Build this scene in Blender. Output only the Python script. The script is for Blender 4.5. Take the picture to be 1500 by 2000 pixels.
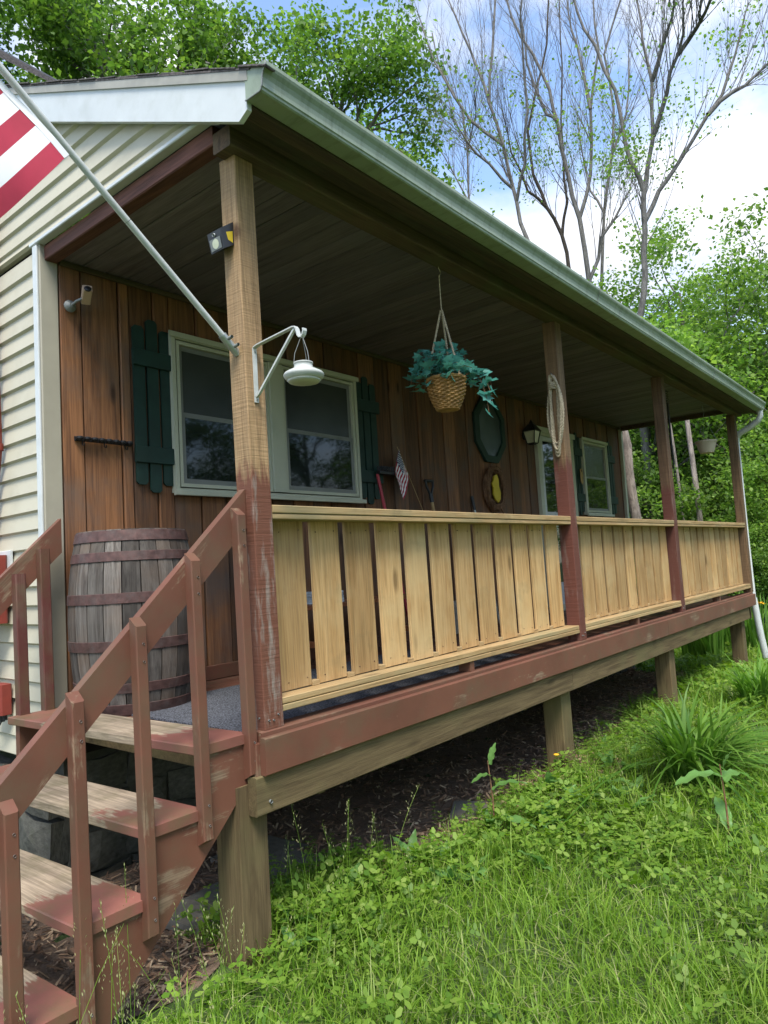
import bpy, math, random
import numpy as np
from mathutils import Vector, Matrix

# ------------------------------------------------------------------ clear
for o in list(bpy.data.objects):
    bpy.data.objects.remove(o)
SC = bpy.context.scene
COL = SC.collection
R = math.radians

# ------------------------------------------------------------------ camera
CAM = Vector((-1.8445, -2.1744, 0.6116))
yaw, pitch, roll = 0.8844, 0.0765, -0.0597
fw = Vector((math.sin(yaw) * math.cos(pitch), math.cos(yaw) * math.cos(pitch), math.sin(pitch)))
rt = fw.cross(Vector((0, 0, 1))).normalized()
up = rt.cross(fw)
c_, s_ = math.cos(roll), math.sin(roll)
r2, u2 = c_ * rt + s_ * up, -s_ * rt + c_ * up
cd = bpy.data.cameras.new('camera')
cam = bpy.data.objects.new('camera', cd)
COL.objects.link(cam)
cam.matrix_world = Matrix(((r2.x, u2.x, -fw.x, CAM.x), (r2.y, u2.y, -fw.y, CAM.y), (r2.z, u2.z, -fw.z, CAM.z), (0, 0, 0, 1)))
cd.sensor_fit = 'HORIZONTAL'
cd.sensor_width = 36
cd.lens = 36 * 1376.15 / 1500
cd.clip_start = 0.05
cd.clip_end = 500
SC.camera = cam

# ------------------------------------------------------------------ sky and sun
SUN_EL, SUN_AZ = R(61), R(226)          # compass style: azimuth clockwise from +Y
W = bpy.data.worlds.new('World')
SC.world = W
W.use_nodes = True
nt = W.node_tree
nt.nodes.clear()
L_ = nt.links.new
out = nt.nodes.new('ShaderNodeOutputWorld')
bg = nt.nodes.new('ShaderNodeBackground')
sky = nt.nodes.new('ShaderNodeTexSky')
sky.sky_type = 'NISHITA'
sky.sun_disc = False
sky.sun_elevation = SUN_EL
sky.sun_rotation = SUN_AZ
sky.air_density = 1.0
sky.dust_density = 0.6
tc = nt.nodes.new('ShaderNodeTexCoord')
mp = nt.nodes.new('ShaderNodeMapping')
mp.inputs['Scale'].default_value = (1.0, 1.0, 1.7)
mp.inputs['Location'].default_value = (3.1, 1.4, 0.35)
nz = nt.nodes.new('ShaderNodeTexNoise')
nz.inputs['Scale'].default_value = 3.1
nz.inputs['Detail'].default_value = 7
nz.inputs['Roughness'].default_value = 0.55
rp = nt.nodes.new('ShaderNodeValToRGB')
rp.color_ramp.elements[0].position = 0.45
rp.color_ramp.elements[0].color = (0, 0, 0, 1)
rp.color_ramp.elements[1].position = 0.64
rp.color_ramp.elements[1].color = (1, 1, 1, 1)
mx = nt.nodes.new('ShaderNodeMix')
mx.data_type = 'RGBA'
nz2 = nt.nodes.new('ShaderNodeTexNoise')
nz2.inputs['Scale'].default_value = 4.6
nz2.inputs['Detail'].default_value = 6
cr = nt.nodes.new('ShaderNodeValToRGB')
cr.color_ramp.elements[0].position = 0.36
cr.color_ramp.elements[0].color = (2.7, 2.8, 3.1, 1)
cr.color_ramp.elements[1].position = 0.62
cr.color_ramp.elements[1].color = (4.0, 4.05, 4.25, 1)
L_(mp.outputs['Vector'], nz2.inputs['Vector'])
L_(nz2.outputs['Fac'], cr.inputs['Fac'])
L_(cr.outputs['Color'], mx.inputs['B'])
L_(tc.outputs['Generated'], mp.inputs['Vector'])
L_(mp.outputs['Vector'], nz.inputs['Vector'])
L_(nz.outputs['Fac'], rp.inputs['Fac'])
L_(rp.outputs['Color'], mx.inputs['Factor'])
L_(sky.outputs['Color'], mx.inputs['A'])
L_(mx.outputs['Result'], bg.inputs['Color'])
bg.inputs['Strength'].default_value = 0.15
L_(bg.outputs['Background'], out.inputs['Surface'])

sl = bpy.data.lights.new('sun', 'SUN')
sl.energy = 2.35
sl.angle = R(22)
sl.color = (1.0, 0.95, 0.87)
so = bpy.data.objects.new('sun', sl)
COL.objects.link(so)
sdir = Vector((math.sin(SUN_AZ) * math.cos(SUN_EL), math.cos(SUN_AZ) * math.cos(SUN_EL), math.sin(SUN_EL)))
so.rotation_euler = sdir.to_track_quat('Z', 'Y').to_euler()
SC.view_settings.view_transform = 'Standard'
SC.view_settings.look = 'None'
SC.view_settings.gamma = 1
SC.view_settings.exposure = 1.38
SC.view_settings.use_curve_mapping = False
SC.cycles.max_bounces = 7
SC.cycles.diffuse_bounces = 4
SC.cycles.glossy_bounces = 3
SC.cycles.transmission_bounces = 4

# ------------------------------------------------------------------ node materials
def newmat(name):
    m = bpy.data.materials.new(name)
    m.use_nodes = True
    t = m.node_tree
    b = t.nodes['Principled BSDF']
    return m, t, b, t.links.new

def N(t, kind, **kw):
    n = t.nodes.new('ShaderNode' + kind)
    for k, v in kw.items():
        setattr(n, k, v)
    return n

def ramp(t, stops):
    r = N(t, 'ValToRGB')
    e = r.color_ramp.elements
    while len(e) < len(stops):
        e.new(0.5)
    for i, (p, c) in enumerate(stops):
        e[i].position = p
        e[i].color = (c, c, c, 1) if isinstance(c, (int, float)) else (*c, 1)
    return r

def mixc(t, a, b, f):
    m = N(t, 'Mix', data_type='RGBA')
    for s, v in (('A', a), ('B', b), ('Factor', f)):
        if hasattr(v, 'links') or hasattr(v, 'is_linked'):
            t.links.new(v, m.inputs[s])
        elif s == 'Factor':
            m.inputs[s].default_value = v
        else:
            m.inputs[s].default_value = (*v, 1)
    return m.outputs['Result']

def coords(t, scale=(1, 1, 1), rnd=11.0):
    """object coordinates shifted per object so no two boards repeat"""
    tcn = N(t, 'TexCoord')
    oi = N(t, 'ObjectInfo')
    mul = N(t, 'Math', operation='MULTIPLY')
    mul.inputs[1].default_value = rnd
    t.links.new(oi.outputs['Random'], mul.inputs[0])
    add = N(t, 'VectorMath', operation='ADD')
    t.links.new(tcn.outputs['Object'], add.inputs[0])
    t.links.new(mul.outputs[0], add.inputs[1])
    m = N(t, 'Mapping')
    m.inputs['Scale'].default_value = scale
    t.links.new(add.outputs[0], m.inputs['Vector'])
    return m.outputs['Vector'], oi.outputs['Random'], tcn.outputs['Object'], add.outputs[0]

def noise(t, vec, scale, detail=4, rough=0.55, dist=0.0):
    n = N(t, 'TexNoise')
    n.inputs['Scale'].default_value = scale
    n.inputs['Detail'].default_value = detail
    n.inputs['Roughness'].default_value = rough
    n.inputs['Distortion'].default_value = dist
    t.links.new(vec, n.inputs['Vector'])
    return n.outputs['Fac']

def bump(t, b, h, strength=0.3, dist=0.01):
    n = N(t, 'Bump')
    n.inputs['Strength'].default_value = strength
    n.inputs['Distance'].default_value = dist
    t.links.new(h, n.inputs['Height'])
    t.links.new(n.outputs['Normal'], b.inputs['Normal'])

AX = {'x': (0.55, 9, 9), 'y': (9, 0.55, 9), 'z': (9, 9, 0.55)}

def grain(t, axis, fine=1.0):
    """stretched grain factor and a coarse blotch factor"""
    v, rnd, obj, raw = coords(t, AX[axis])
    g1 = noise(t, v, 2.2 * fine, 6, 0.62, 1.4)
    v2 = N(t, 'Mapping')
    a = AX[axis]
    v2.inputs['Scale'].default_value = tuple(k * (5.5 if k > 1 else 2.2) for k in a)
    t.links.new(raw, v2.inputs['Vector'])
    g2 = noise(t, v2.outputs['Vector'], 3.0 * fine, 4, 0.6, 0.6)
    bl = noise(t, raw, 2.3, 4, 0.6)
    return g1, g2, bl, rnd, obj, raw

def wood(name, light, dark, axis, rough=0.75, var=0.35, knots=0.0, stain=None, fine=1.0, bumps=0.35, dirt=None):
    m, t, b, l = newmat(name)
    g1, g2, bl, rnd, obj, raw = grain(t, axis, fine)
    r1 = ramp(t, [(0.33, dark), (0.62, light)])
    l(g1, r1.inputs['Fac'])
    r2_ = ramp(t, [(0.36, 0.62), (0.54, 1.0)])
    l(g2, r2_.inputs['Fac'])
    mu = N(t, 'Mix', data_type='RGBA', blend_type='MULTIPLY')
    mu.inputs['Factor'].default_value = 0.75
    l(r1.outputs['Color'], mu.inputs['A'])
    l(r2_.outputs['Color'], mu.inputs['B'])
    col = mu.outputs['Result']
    if stain:
        rs = ramp(t, [(0.48, 0.0), (0.68, 0.75)])
        l(bl, rs.inputs['Fac'])
        col = mixc(t, col, stain, rs.outputs['Color'])
    if dirt:
        nd = noise(t, raw, 3.4, 7, 0.7)
        rd = ramp(t, [(0.55, 0.0), (0.76, 0.7)])
        l(nd, rd.inputs['Fac'])
        col = mixc(t, col, dirt, rd.outputs['Color'])
    if knots:
        vm = N(t, 'Mapping')
        vm.inputs['Scale'].default_value = {'x': (0.32, 1, 1), 'y': (1, 0.32, 1), 'z': (1, 1, 0.32)}[axis]
        l(raw, vm.inputs['Vector'])
        vo = N(t, 'TexVoronoi')
        vo.inputs['Scale'].default_value = 5.0
        l(vm.outputs['Vector'], vo.inputs['Vector'])
        rk = ramp(t, [(0.05, 1.0), (0.13, 0.0)])
        l(vo.outputs['Distance'], rk.inputs['Fac'])
        kf = N(t, 'Math', operation='MULTIPLY')
        kf.inputs[1].default_value = knots
        l(rk.outputs['Color'], kf.inputs[0])
        col = mixc(t, col, tuple(k * 0.3 for k in dark), kf.outputs[0])
    hs = N(t, 'HueSaturation')
    mr = N(t, 'MapRange')
    mr.inputs['To Min'].default_value = 1 - var
    mr.inputs['To Max'].default_value = 1 + var
    l(rnd, mr.inputs['Value'])
    l(mr.outputs[0], hs.inputs['Value'])
    l(col, hs.inputs['Color'])
    l(hs.outputs['Color'], b.inputs['Base Color'])
    b.inputs['Roughness'].default_value = rough
    b.inputs['Specular IOR Level'].default_value = 0.25
    bump(t, b, g2, bumps, 0.004)
    return m

def painted(name, paint, bare, baredark, axis, wear=0.3, rough=0.55, soft=0.05, wscale=3.0, dirt=(0.10, 0.09, 0.04), worn=None):
    """paint over wood; wear = share of bare wood"""
    m, t, b, l = newmat(name)
    g1, g2, bl, rnd, obj, raw = grain(t, axis)
    rw = ramp(t, [(0.35, baredark), (0.62, bare)])
    l(g1, rw.inputs['Fac'])
    rg = ramp(t, [(0.40, 0.62), (0.58, 1.0)])
    l(g2, rg.inputs['Fac'])
    mu = N(t, 'Mix', data_type='RGBA', blend_type='MULTIPLY')
    mu.inputs['Factor'].default_value = 0.8
    l(rw.outputs['Color'], mu.inputs['A'])
    l(rg.outputs['Color'], mu.inputs['B'])
    # paint tone
    rt_ = ramp(t, [(0.3, tuple(k * 0.78 for k in paint)), (0.7, tuple(min(1, k * 1.18) for k in paint))])
    l(bl, rt_.inputs['Fac'])
    v, _, _, _ = coords(t, tuple(0.7 if k < 1 else 1.7 for k in AX[axis]), 23)
    n1 = noise(t, v, wscale, 7, 0.68)
    ad = N(t, 'Math', operation='MULTIPLY_ADD')
    ad.inputs[1].default_value = 0.14
    l(g2, ad.inputs[0])
    l(n1, ad.inputs[2])
    th = 0.77 - wear * 0.42
    fac_ = ad.outputs[0]
    if worn:                      # feet wear the paint off the middle of a tread (object y)
        sx = N(t, 'SeparateXYZ')
        l(obj, sx.inputs[0])
        su = N(t, 'Math', operation='SUBTRACT')
        su.inputs[1].default_value = worn[0]
        l(sx.outputs['Y'], su.inputs[0])
        ab = N(t, 'Math', operation='ABSOLUTE')
        l(su.outputs[0], ab.inputs[0])
        mr_ = N(t, 'MapRange')
        mr_.inputs['From Min'].default_value = worn[1] - 0.14
        mr_.inputs['From Max'].default_value = worn[1] + 0.14
        mr_.inputs['To Min'].default_value = 0.13
        mr_.inputs['To Max'].default_value = -0.16
        l(ab.outputs[0], mr_.inputs['Value'])
        a3 = N(t, 'Math', operation='ADD')
        l(fac_, a3.inputs[0])
        l(mr_.outputs[0], a3.inputs[1])
        fac_ = a3.outputs[0]
    rm = ramp(t, [(th - soft, 0.0), (th + soft, 1.0)])
    l(fac_, rm.inputs['Fac'])
    col = mixc(t, rt_.outputs['Color'], mu.outputs['Result'], rm.outputs['Color'])
    nd = noise(t, raw, 5.0, 6, 0.65)
    rd = ramp(t, [(0.44, 0.0), (0.70, 0.7)])
    l(nd, rd.inputs['Fac'])
    col = mixc(t, col, dirt, rd.outputs['Color'])
    l(col, b.inputs['Base Color'])
    rr = ramp(t, [(0.0, rough), (1.0, 0.85)])
    l(rm.outputs['Color'], rr.inputs['Fac'])
    l(rr.outputs['Color'], b.inputs['Roughness'])
    b.inputs['Specular IOR Level'].default_value = 0.35
    bump(t, b, ad.outputs[0], 0.3, 0.004)
    return m

def post_mat(name, zmark, red, light, dark, greyed=0.5):
    """rough sawn post, natural above a ragged brushed paint line, painted below (object z)"""
    m, t, b, l = newmat(name)
    g1, g2, bl, rnd, obj, raw = grain(t, 'z')
    rw = ramp(t, [(0.33, dark), (0.62, light)])
    l(g1, rw.inputs['Fac'])
    rg = ramp(t, [(0.38, 0.6), (0.58, 1.0)])
    l(g2, rg.inputs['Fac'])
    mu = N(t, 'Mix', data_type='RGBA', blend_type='MULTIPLY')
    mu.inputs['Factor'].default_value = 0.8
    l(rw.outputs['Color'], mu.inputs['A'])
    l(rg.outputs['Color'], mu.inputs['B'])
    # saw marks across
    sv = N(t, 'Mapping')
    sv.inputs['Scale'].default_value = (2, 2, 46)
    l(raw, sv.inputs['Vector'])
    sw = noise(t, sv.outputs['Vector'], 2.0, 3, 0.6)
    rs = ramp(t, [(0.40, 0.72), (0.60, 1.0)])
    l(sw, rs.inputs['Fac'])
    m2 = N(t, 'Mix', data_type='RGBA', blend_type='MULTIPLY')
    m2.inputs['Factor'].default_value = 0.35
    l(mu.outputs['Result'], m2.inputs['A'])
    l(rs.outputs['Color'], m2.inputs['B'])
    nat = m2.outputs['Result']
    # knots
    vo = N(t, 'TexVoronoi')
    vo.inputs['Scale'].default_value = 3.4
    vm = N(t, 'Mapping')
    vm.inputs['Scale'].default_value = (1, 1, 0.6)
    l(raw, vm.inputs['Vector'])
    l(vm.outputs['Vector'], vo.inputs['Vector'])
    rk = ramp(t, [(0.04, 0.8), (0.10, 0.0)])
    l(vo.outputs['Distance'], rk.inputs['Fac'])
    nat = mixc(t, nat, (0.07, 0.035, 0.02), rk.outputs['Color'])
    # grey weathered strip through paint
    pv = N(t, 'Mapping')
    pv.inputs['Scale'].default_value = (13, 13, 2.2)
    l(raw, pv.inputs['Vector'])
    pn = noise(t, pv.outputs['Vector'], 1.0, 6, 0.7)
    rp_ = ramp(t, [(0.52, 0.0), (0.64, greyed)])
    l(pn, rp_.inputs['Fac'])
    pc = mixc(t, red, (0.24, 0.20, 0.17), rp_.outputs['Color'])
    sp = N(t, 'SeparateXYZ')
    l(obj, sp.inputs[0])
    bv = N(t, 'Mapping')
    bv.inputs['Scale'].default_value = (40, 40, 6)
    l(raw, bv.inputs['Vector'])
    bn = noise(t, bv.outputs['Vector'], 1.0, 4, 0.6)
    jm = N(t, 'Math', operation='MULTIPLY_ADD')
    jm.inputs[1].default_value = 0.30
    l(bn, jm.inputs[0])
    l(sp.outputs['Z'], jm.inputs[2])
    rz = N(t, 'MapRange')
    rz.inputs['From Min'].default_value = zmark + 0.15 - 0.035
    rz.inputs['From Max'].default_value = zmark + 0.15 + 0.035
    rz.inputs['To Min'].default_value = 1
    rz.inputs['To Max'].default_value = 0
    l(jm.outputs[0], rz.inputs['Value'])
    col = mixc(t, nat, pc, rz.outputs[0])
    l(col, b.inputs['Base Color'])
    b.inputs['Roughness'].default_value = 0.75
    b.inputs['Specular IOR Level'].default_value = 0.25
    bump(t, b, sw, 0.45, 0.006)
    return m

def plain(name, col, rough=0.5, metal=0.0, vary=0.12, nscale=6.0, dirt=None, dirtamt=0.5, bumps=0.0, spec=0.4, rnd=0.0, dscale=4.0):
    m, t, b, l = newmat(name)
    v, ra, obj, raw = coords(t)
    n = noise(t, raw, nscale, 5, 0.6)
    r = ramp(t, [(0.3, tuple(k * (1 - vary) for k in col)), (0.7, tuple(min(1, k * (1 + vary)) for k in col))])
    l(n, r.inputs['Fac'])
    c = r.outputs['Color']
    if dirt:
        n2 = noise(t, raw, dscale, 7, 0.68)
        rd = ramp(t, [(0.48, 0.0), (0.72, dirtamt)])
        l(n2, rd.inputs['Fac'])
        c = mixc(t, c, dirt, rd.outputs['Color'])
    if rnd:
        hs = N(t, 'HueSaturation')
        mr = N(t, 'MapRange')
        mr.inputs['To Min'].default_value = 1 - rnd
        mr.inputs['To Max'].default_value = 1 + rnd
        l(ra, mr.inputs['Value'])
        l(mr.outputs[0], hs.inputs['Value'])
        l(c, hs.inputs['Color'])
        c = hs.outputs['Color']
    l(c, b.inputs['Base Color'])
    b.inputs['Roughness'].default_value = rough
    b.inputs['Metallic'].default_value = metal
    b.inputs['Specular IOR Level'].default_value = spec
    if bumps:
        bump(t, b, n, bumps, 0.01)
    return m

def leafmat(name, a, b_, trans=0.35, rough=0.5, c=None):
    """foliage: colour differs leaf by leaf, some light passes through"""
    m, t, b, l = newmat(name)
    g = N(t, 'NewGeometry')
    oi = N(t, 'ObjectInfo')
    stops = [(0.0, a), (1.0, b_)] if c is None else [(0.0, a), (0.78, b_), (1.0, c)]
    r = ramp(t, stops)
    l(g.outputs['Random Per Island'], r.inputs['Fac'])
    hs = N(t, 'HueSaturation')
    tcn = N(t, 'TexCoord')
    nf = noise(t, tcn.outputs['Object'], 0.9, 3, 0.6)
    sm = N(t, 'Math', operation='MULTIPLY_ADD')
    sm.inputs[1].default_value = 0.5
    l(oi.outputs['Random'], sm.inputs[0])
    l(nf, sm.inputs[2])
    mr = N(t, 'MapRange')
    mr.inputs['From Min'].default_value = 0.35
    mr.inputs['From Max'].default_value = 1.15
    mr.inputs['To Min'].default_value = 0.68
    mr.inputs['To Max'].default_value = 1.32
    l(sm.outputs[0], mr.inputs['Value'])
    l(mr.outputs[0], hs.inputs['Value'])
    l(r.outputs['Color'], hs.inputs['Color'])
    col = hs.outputs['Color']
    l(col, b.inputs['Base Color'])
    b.inputs['Roughness'].default_value = rough
    b.inputs['Specular IOR Level'].default_value = 0.3
    tr = N(t, 'BsdfTranslucent')
    br = N(t, 'HueSaturation')
    br.inputs['Value'].default_value = 1.5
    br.inputs['Saturation'].default_value = 1.1
    l(col, br.inputs['Color'])
    l(br.outputs['Color'], tr.inputs['Color'])
    ms = N(t, 'MixShader')
    ms.inputs['Fac'].default_value = trans
    l(b.outputs[0], ms.inputs[1])
    l(tr.outputs[0], ms.inputs[2])
    l(ms.outputs[0], t.nodes['Material Output'].inputs['Surface'])
    return m

RED = (0.138, 0.055, 0.034)
M = {}
for a in 'xyz':
    M['slat' + a] = wood('cedar_' + a, (0.50, 0.322, 0.145), (0.355, 0.208, 0.082), a, 0.7, 0.22, 0.7, stain=(0.46, 0.335, 0.17), dirt=(0.20, 0.155, 0.075))
    M['red' + a] = painted('red_paint_' + a, RED, (0.27, 0.19, 0.125), (0.17, 0.105, 0.065), a, 0.19, 0.62, 0.03, 4.4, (0.105, 0.072, 0.042))
    M['old' + a] = wood('weathered_timber_' + a, (0.165, 0.12, 0.06), (0.085, 0.058, 0.029), a, 0.85, 0.14, 0.5, stain=(0.13, 0.115, 0.05))
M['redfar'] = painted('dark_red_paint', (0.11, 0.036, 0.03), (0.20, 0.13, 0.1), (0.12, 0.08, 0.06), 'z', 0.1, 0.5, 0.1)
M['tread'] = painted('peeling_tread_paint', (0.20, 0.078, 0.058), (0.40, 0.315, 0.22), (0.21, 0.16, 0.11), 'y', 0.46, 0.6, 0.02, 2.2, worn=(0.72, 0.42))
M['cap'] = wood('rail_lumber', (0.44, 0.31, 0.155), (0.32, 0.205, 0.09), 'x', 0.72, 0.1, 0.5, stain=(0.28, 0.235, 0.125), dirt=(0.13, 0.115, 0.06))
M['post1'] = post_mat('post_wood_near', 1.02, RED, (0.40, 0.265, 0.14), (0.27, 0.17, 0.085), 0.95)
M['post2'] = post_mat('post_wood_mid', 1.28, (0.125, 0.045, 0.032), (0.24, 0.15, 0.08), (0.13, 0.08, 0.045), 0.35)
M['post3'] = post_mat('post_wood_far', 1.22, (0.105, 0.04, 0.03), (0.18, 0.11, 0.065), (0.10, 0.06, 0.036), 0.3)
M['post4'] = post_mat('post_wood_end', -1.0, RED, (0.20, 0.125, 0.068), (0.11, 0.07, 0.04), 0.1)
M['wall'] = wood('stained_plank', (0.215, 0.100, 0.045), (0.095, 0.045, 0.025), 'z', 0.6, 0.38, 0.85, stain=(0.105, 0.078, 0.062), bumps=0.3)
M['ceil'] = wood('ceiling_plank', (0.185, 0.15, 0.165), (0.11, 0.088, 0.10), 'y', 0.6, 0.18, 0.4, stain=(0.14, 0.12, 0.14))  # brown planks; purple-grey veil of lens glare is put into their colour
M['beam'] = wood('old_beam', (0.125, 0.08, 0.05), (0.06, 0.04, 0.028), 'x', 0.8, 0.15, 0.4, stain=(0.085, 0.085, 0.045))
M['soffit'] = wood('soffit_board', (0.095, 0.065, 0.048), (0.05, 0.038, 0.03), 'x', 0.8, 0.15, 0.3, stain=(0.07, 0.075, 0.045))
M['sidebeam'] = wood('red_stained_beam', (0.17, 0.07, 0.05), (0.09, 0.038, 0.028), 'y', 0.7, 0.1, 0.3)
M['dark'] = plain('dark_gap', (0.02, 0.015, 0.012), 0.9)
M['siding'] = plain('vinyl_siding', (0.47, 0.44, 0.34), 0.5, vary=0.05, nscale=2.0, dirt=(0.27, 0.25, 0.175), dirtamt=0.35, rnd=0.04)
M['corner'] = plain('vinyl_corner', (0.33, 0.31, 0.245), 0.5, vary=0.06)
M['white'] = plain('white_aluminium', (0.56, 0.585, 0.585), 0.4, vary=0.05, dirt=(0.36, 0.38, 0.34), dirtamt=0.45)
M['whitecasing'] = plain('white_casing', (0.47, 0.48, 0.37), 0.45, vary=0.05, dirt=(0.34, 0.37, 0.30), dirtamt=0.3)
def guttermat():
    m, t, b, l = newmat('gutter_aluminium')
    tcn = N(t, 'TexCoord')
    mp_ = N(t, 'Mapping')
    mp_.inputs['Scale'].default_value = (22, 5, 2.2)
    l(tcn.outputs['Object'], mp_.inputs['Vector'])
    n1 = noise(t, mp_.outputs['Vector'], 1.0, 6, 0.7)
    n2 = noise(t, tcn.outputs['Object'], 1.3, 5, 0.6)
    r1 = ramp(t, [(0.35, (0.285, 0.335, 0.255)), (0.65, (0.205, 0.26, 0.18))])
    l(n2, r1.inputs['Fac'])
    r2_ = ramp(t, [(0.50, 0.0), (0.78, 0.75)])
    l(n1, r2_.inputs['Fac'])
    l(mixc(t, r1.outputs['Color'], (0.09, 0.11, 0.06), r2_.outputs['Color']), b.inputs['Base Color'])
    b.inputs['Roughness'].default_value = 0.42
    return m
M['gutter'] = guttermat()
M['drip'] = plain('drip_edge_metal', (0.30, 0.29, 0.25), 0.5, vary=0.2)
M['green'] = plain('shutter_green_paint', (0.009, 0.034, 0.027), 0.6, vary=0.25, nscale=9)
M['black'] = plain('black_metal', (0.016, 0.016, 0.018), 0.45)
M['blackplastic'] = plain('black_plastic', (0.02, 0.022, 0.026), 0.4)
M['grey'] = plain('grey_metal', (0.20, 0.21, 0.20), 0.5, 0.2)
M['galv'] = plain('galvanised_steel', (0.42, 0.46, 0.46), 0.4, 0.7, vary=0.2, nscale=30)
M['shell'] = plain('aged_white_enamel', (0.46, 0.48, 0.46), 0.4, vary=0.1, dirt=(0.30, 0.31, 0.28), dirtamt=0.4, nscale=20)
M['redmetal'] = plain('red_painted_metal', (0.21, 0.036, 0.025), 0.5, vary=0.18, dirt=(0.22, 0.05, 0.03), dirtamt=0.4)
M['hoop'] = plain('rusted_hoop', (0.085, 0.045, 0.04), 0.6, 0.2, vary=0.4, nscale=26, dirt=(0.10, 0.085, 0.08), dirtamt=0.6, bumps=0.25, dscale=14)
M['stave'] = wood('barrel_oak', (0.155, 0.14, 0.125), (0.06, 0.05, 0.044), 'z', 0.85, 0.5, 0.0, stain=(0.12, 0.082, 0.058))
M['stone'] = plain('field_stone', (0.07, 0.068, 0.056), 0.9, vary=0.4, nscale=7, bumps=0.6, rnd=0.3, dirt=(0.055, 0.06, 0.035), dirtamt=0.5)
M['mortar'] = plain('mortar', (0.07, 0.068, 0.056), 0.95, vary=0.3, nscale=15, bumps=0.4)
M['paver'] = plain('concrete_paver', (0.17, 0.155, 0.13), 0.9, vary=0.2, nscale=25, dirt=(0.08, 0.09, 0.05), dirtamt=0.5, bumps=0.3)
M['yellow'] = plain('yellow_paint', (0.55, 0.40, 0.02), 0.5)
M['cloth_red'] = plain('red_cloth', (0.38, 0.026, 0.055), 0.75, vary=0.12)
M['cloth_white'] = plain('white_cloth', (0.78, 0.78, 0.80), 0.8, vary=0.05)
M['cloth_blue'] = plain('navy_cloth', (0.015, 0.024, 0.09), 0.8, vary=0.1)
M['rope'] = plain('jute_rope', (0.44, 0.37, 0.26), 0.9, vary=0.3, nscale=60)
M['wicker'] = plain('wicker', (0.30, 0.165, 0.055), 0.65, vary=0.4, nscale=22)
M['ivy'] = leafmat('ivy_leaf', (0.05, 0.20, 0.17), (0.15, 0.40, 0.34), 0.3, 0.5, (0.30, 0.50, 0.43))
M['pot'] = plain('tan_plastic', (0.44, 0.37, 0.28), 0.5)
M['twig'] = plain('grapevine', (0.17, 0.09, 0.045), 0.8, vary=0.4, nscale=30)
M['bench'] = wood('bench_wood', (0.34, 0.13, 0.05), (0.2, 0.07, 0.03), 'x', 0.6, 0.15)
M['paper'] = plain('printed_paper', (0.5, 0.55, 0.55), 0.6, vary=0.5, nscale=18)
M['redhandle'] = plain('red_handle_paint', (0.36, 0.03, 0.045), 0.45)
M['lens'] = plain('lens_glass', (0.55, 0.56, 0.40), 0.15)
M['tan'] = plain('tan_housing', (0.46, 0.33, 0.24), 0.5)
M['orange'] = plain('orange_sheath', (0.55, 0.17, 0.03), 0.5)

def glassmat(name, col, rough):
    m, t, b, l = newmat(name)
    v, ra, obj, raw = coords(t)
    n = noise(t, raw, 1.6, 3, 0.5)
    r = ramp(t, [(0.35, tuple(k * 0.6 for k in col)), (0.7, tuple(k * 1.3 for k in col))])
    l(n, r.inputs['Fac'])
    l(r.outputs['Color'], b.inputs['Base Color'])
    b.inputs['Roughness'].default_value = rough
    b.inputs['Specular IOR Level'].default_value = 0.42
    n2 = noise(t, raw, 2.5, 2, 0.5)
    bump(t, b, n2, 0.05, 0.02)
    return m
M['glass'] = glassmat('window_glass', (0.012, 0.016, 0.015), 0.03)
M['screen'] = glassmat('screen_mesh_glass', (0.042, 0.048, 0.042), 0.25)
M['mirror'] = glassmat('old_mirror', (0.10, 0.13, 0.14), 0.12)

def matcarpet():
    m, t, b, l = newmat('charcoal_mat')
    v, ra, obj, raw = coords(t)
    n = noise(t, raw, 120, 3, 0.8)
    r = ramp(t, [(0.42, (0.018, 0.02, 0.024)), (0.62, (0.17, 0.18, 0.21))])
    l(n, r.inputs['Fac'])
    l(r.outputs['Color'], b.inputs['Base Color'])
    b.inputs['Roughness'].default_value = 0.95
    bump(t, b, n, 0.8, 0.01)
    return m
M['mat'] = matcarpet()

def shingle():
    m, t, b, l = newmat('asphalt_shingle')
    v, ra, obj, raw = coords(t)
    n = noise(t, raw, 55, 3, 0.7)
    n2 = noise(t, raw, 3, 4, 0.6)
    r = ramp(t, [(0.35, (0.045, 0.038, 0.038)), (0.65, (0.115, 0.10, 0.095))])
    l(n, r.inputs['Fac'])
    hs = N(t, 'HueSaturation')
    l(n2, hs.inputs['Value'])
    hs.inputs['Value'].default_value = 1
    l(r.outputs['Color'], hs.inputs['Color'])
    ml = N(t, 'Math', operation='ADD')
    ml.inputs[1].default_value = 0.5
    l(n2, ml.inputs[0])
    l(ml.outputs[0], hs.inputs['Value'])
    l(hs.outputs['Color'], b.inputs['Base Color'])
    b.inputs['Roughness'].default_value = 0.9
    bump(t, b, n, 0.5, 0.01)
    return m
M['shingle'] = shingle()

def groundmat():
    m, t, b, l = newmat('soil_and_turf')
    tcn = N(t, 'TexCoord')
    n = noise(t, tcn.outputs['Object'], 3.5, 8, 0.7)
    n2 = noise(t, tcn.outputs['Object'], 40, 4, 0.7)
    r = ramp(t, [(0.38, (0.035, 0.065, 0.012)), (0.60, (0.055, 0.095, 0.018)), (0.78, (0.075, 0.07, 0.03))])
    l(n, r.inputs['Fac'])
    l(r.outputs['Color'], b.inputs['Base Color'])
    b.inputs['Roughness'].default_value = 1
    bump(t, b, n2, 0.8, 0.03)
    return m
M['ground'] = groundmat()

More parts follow.
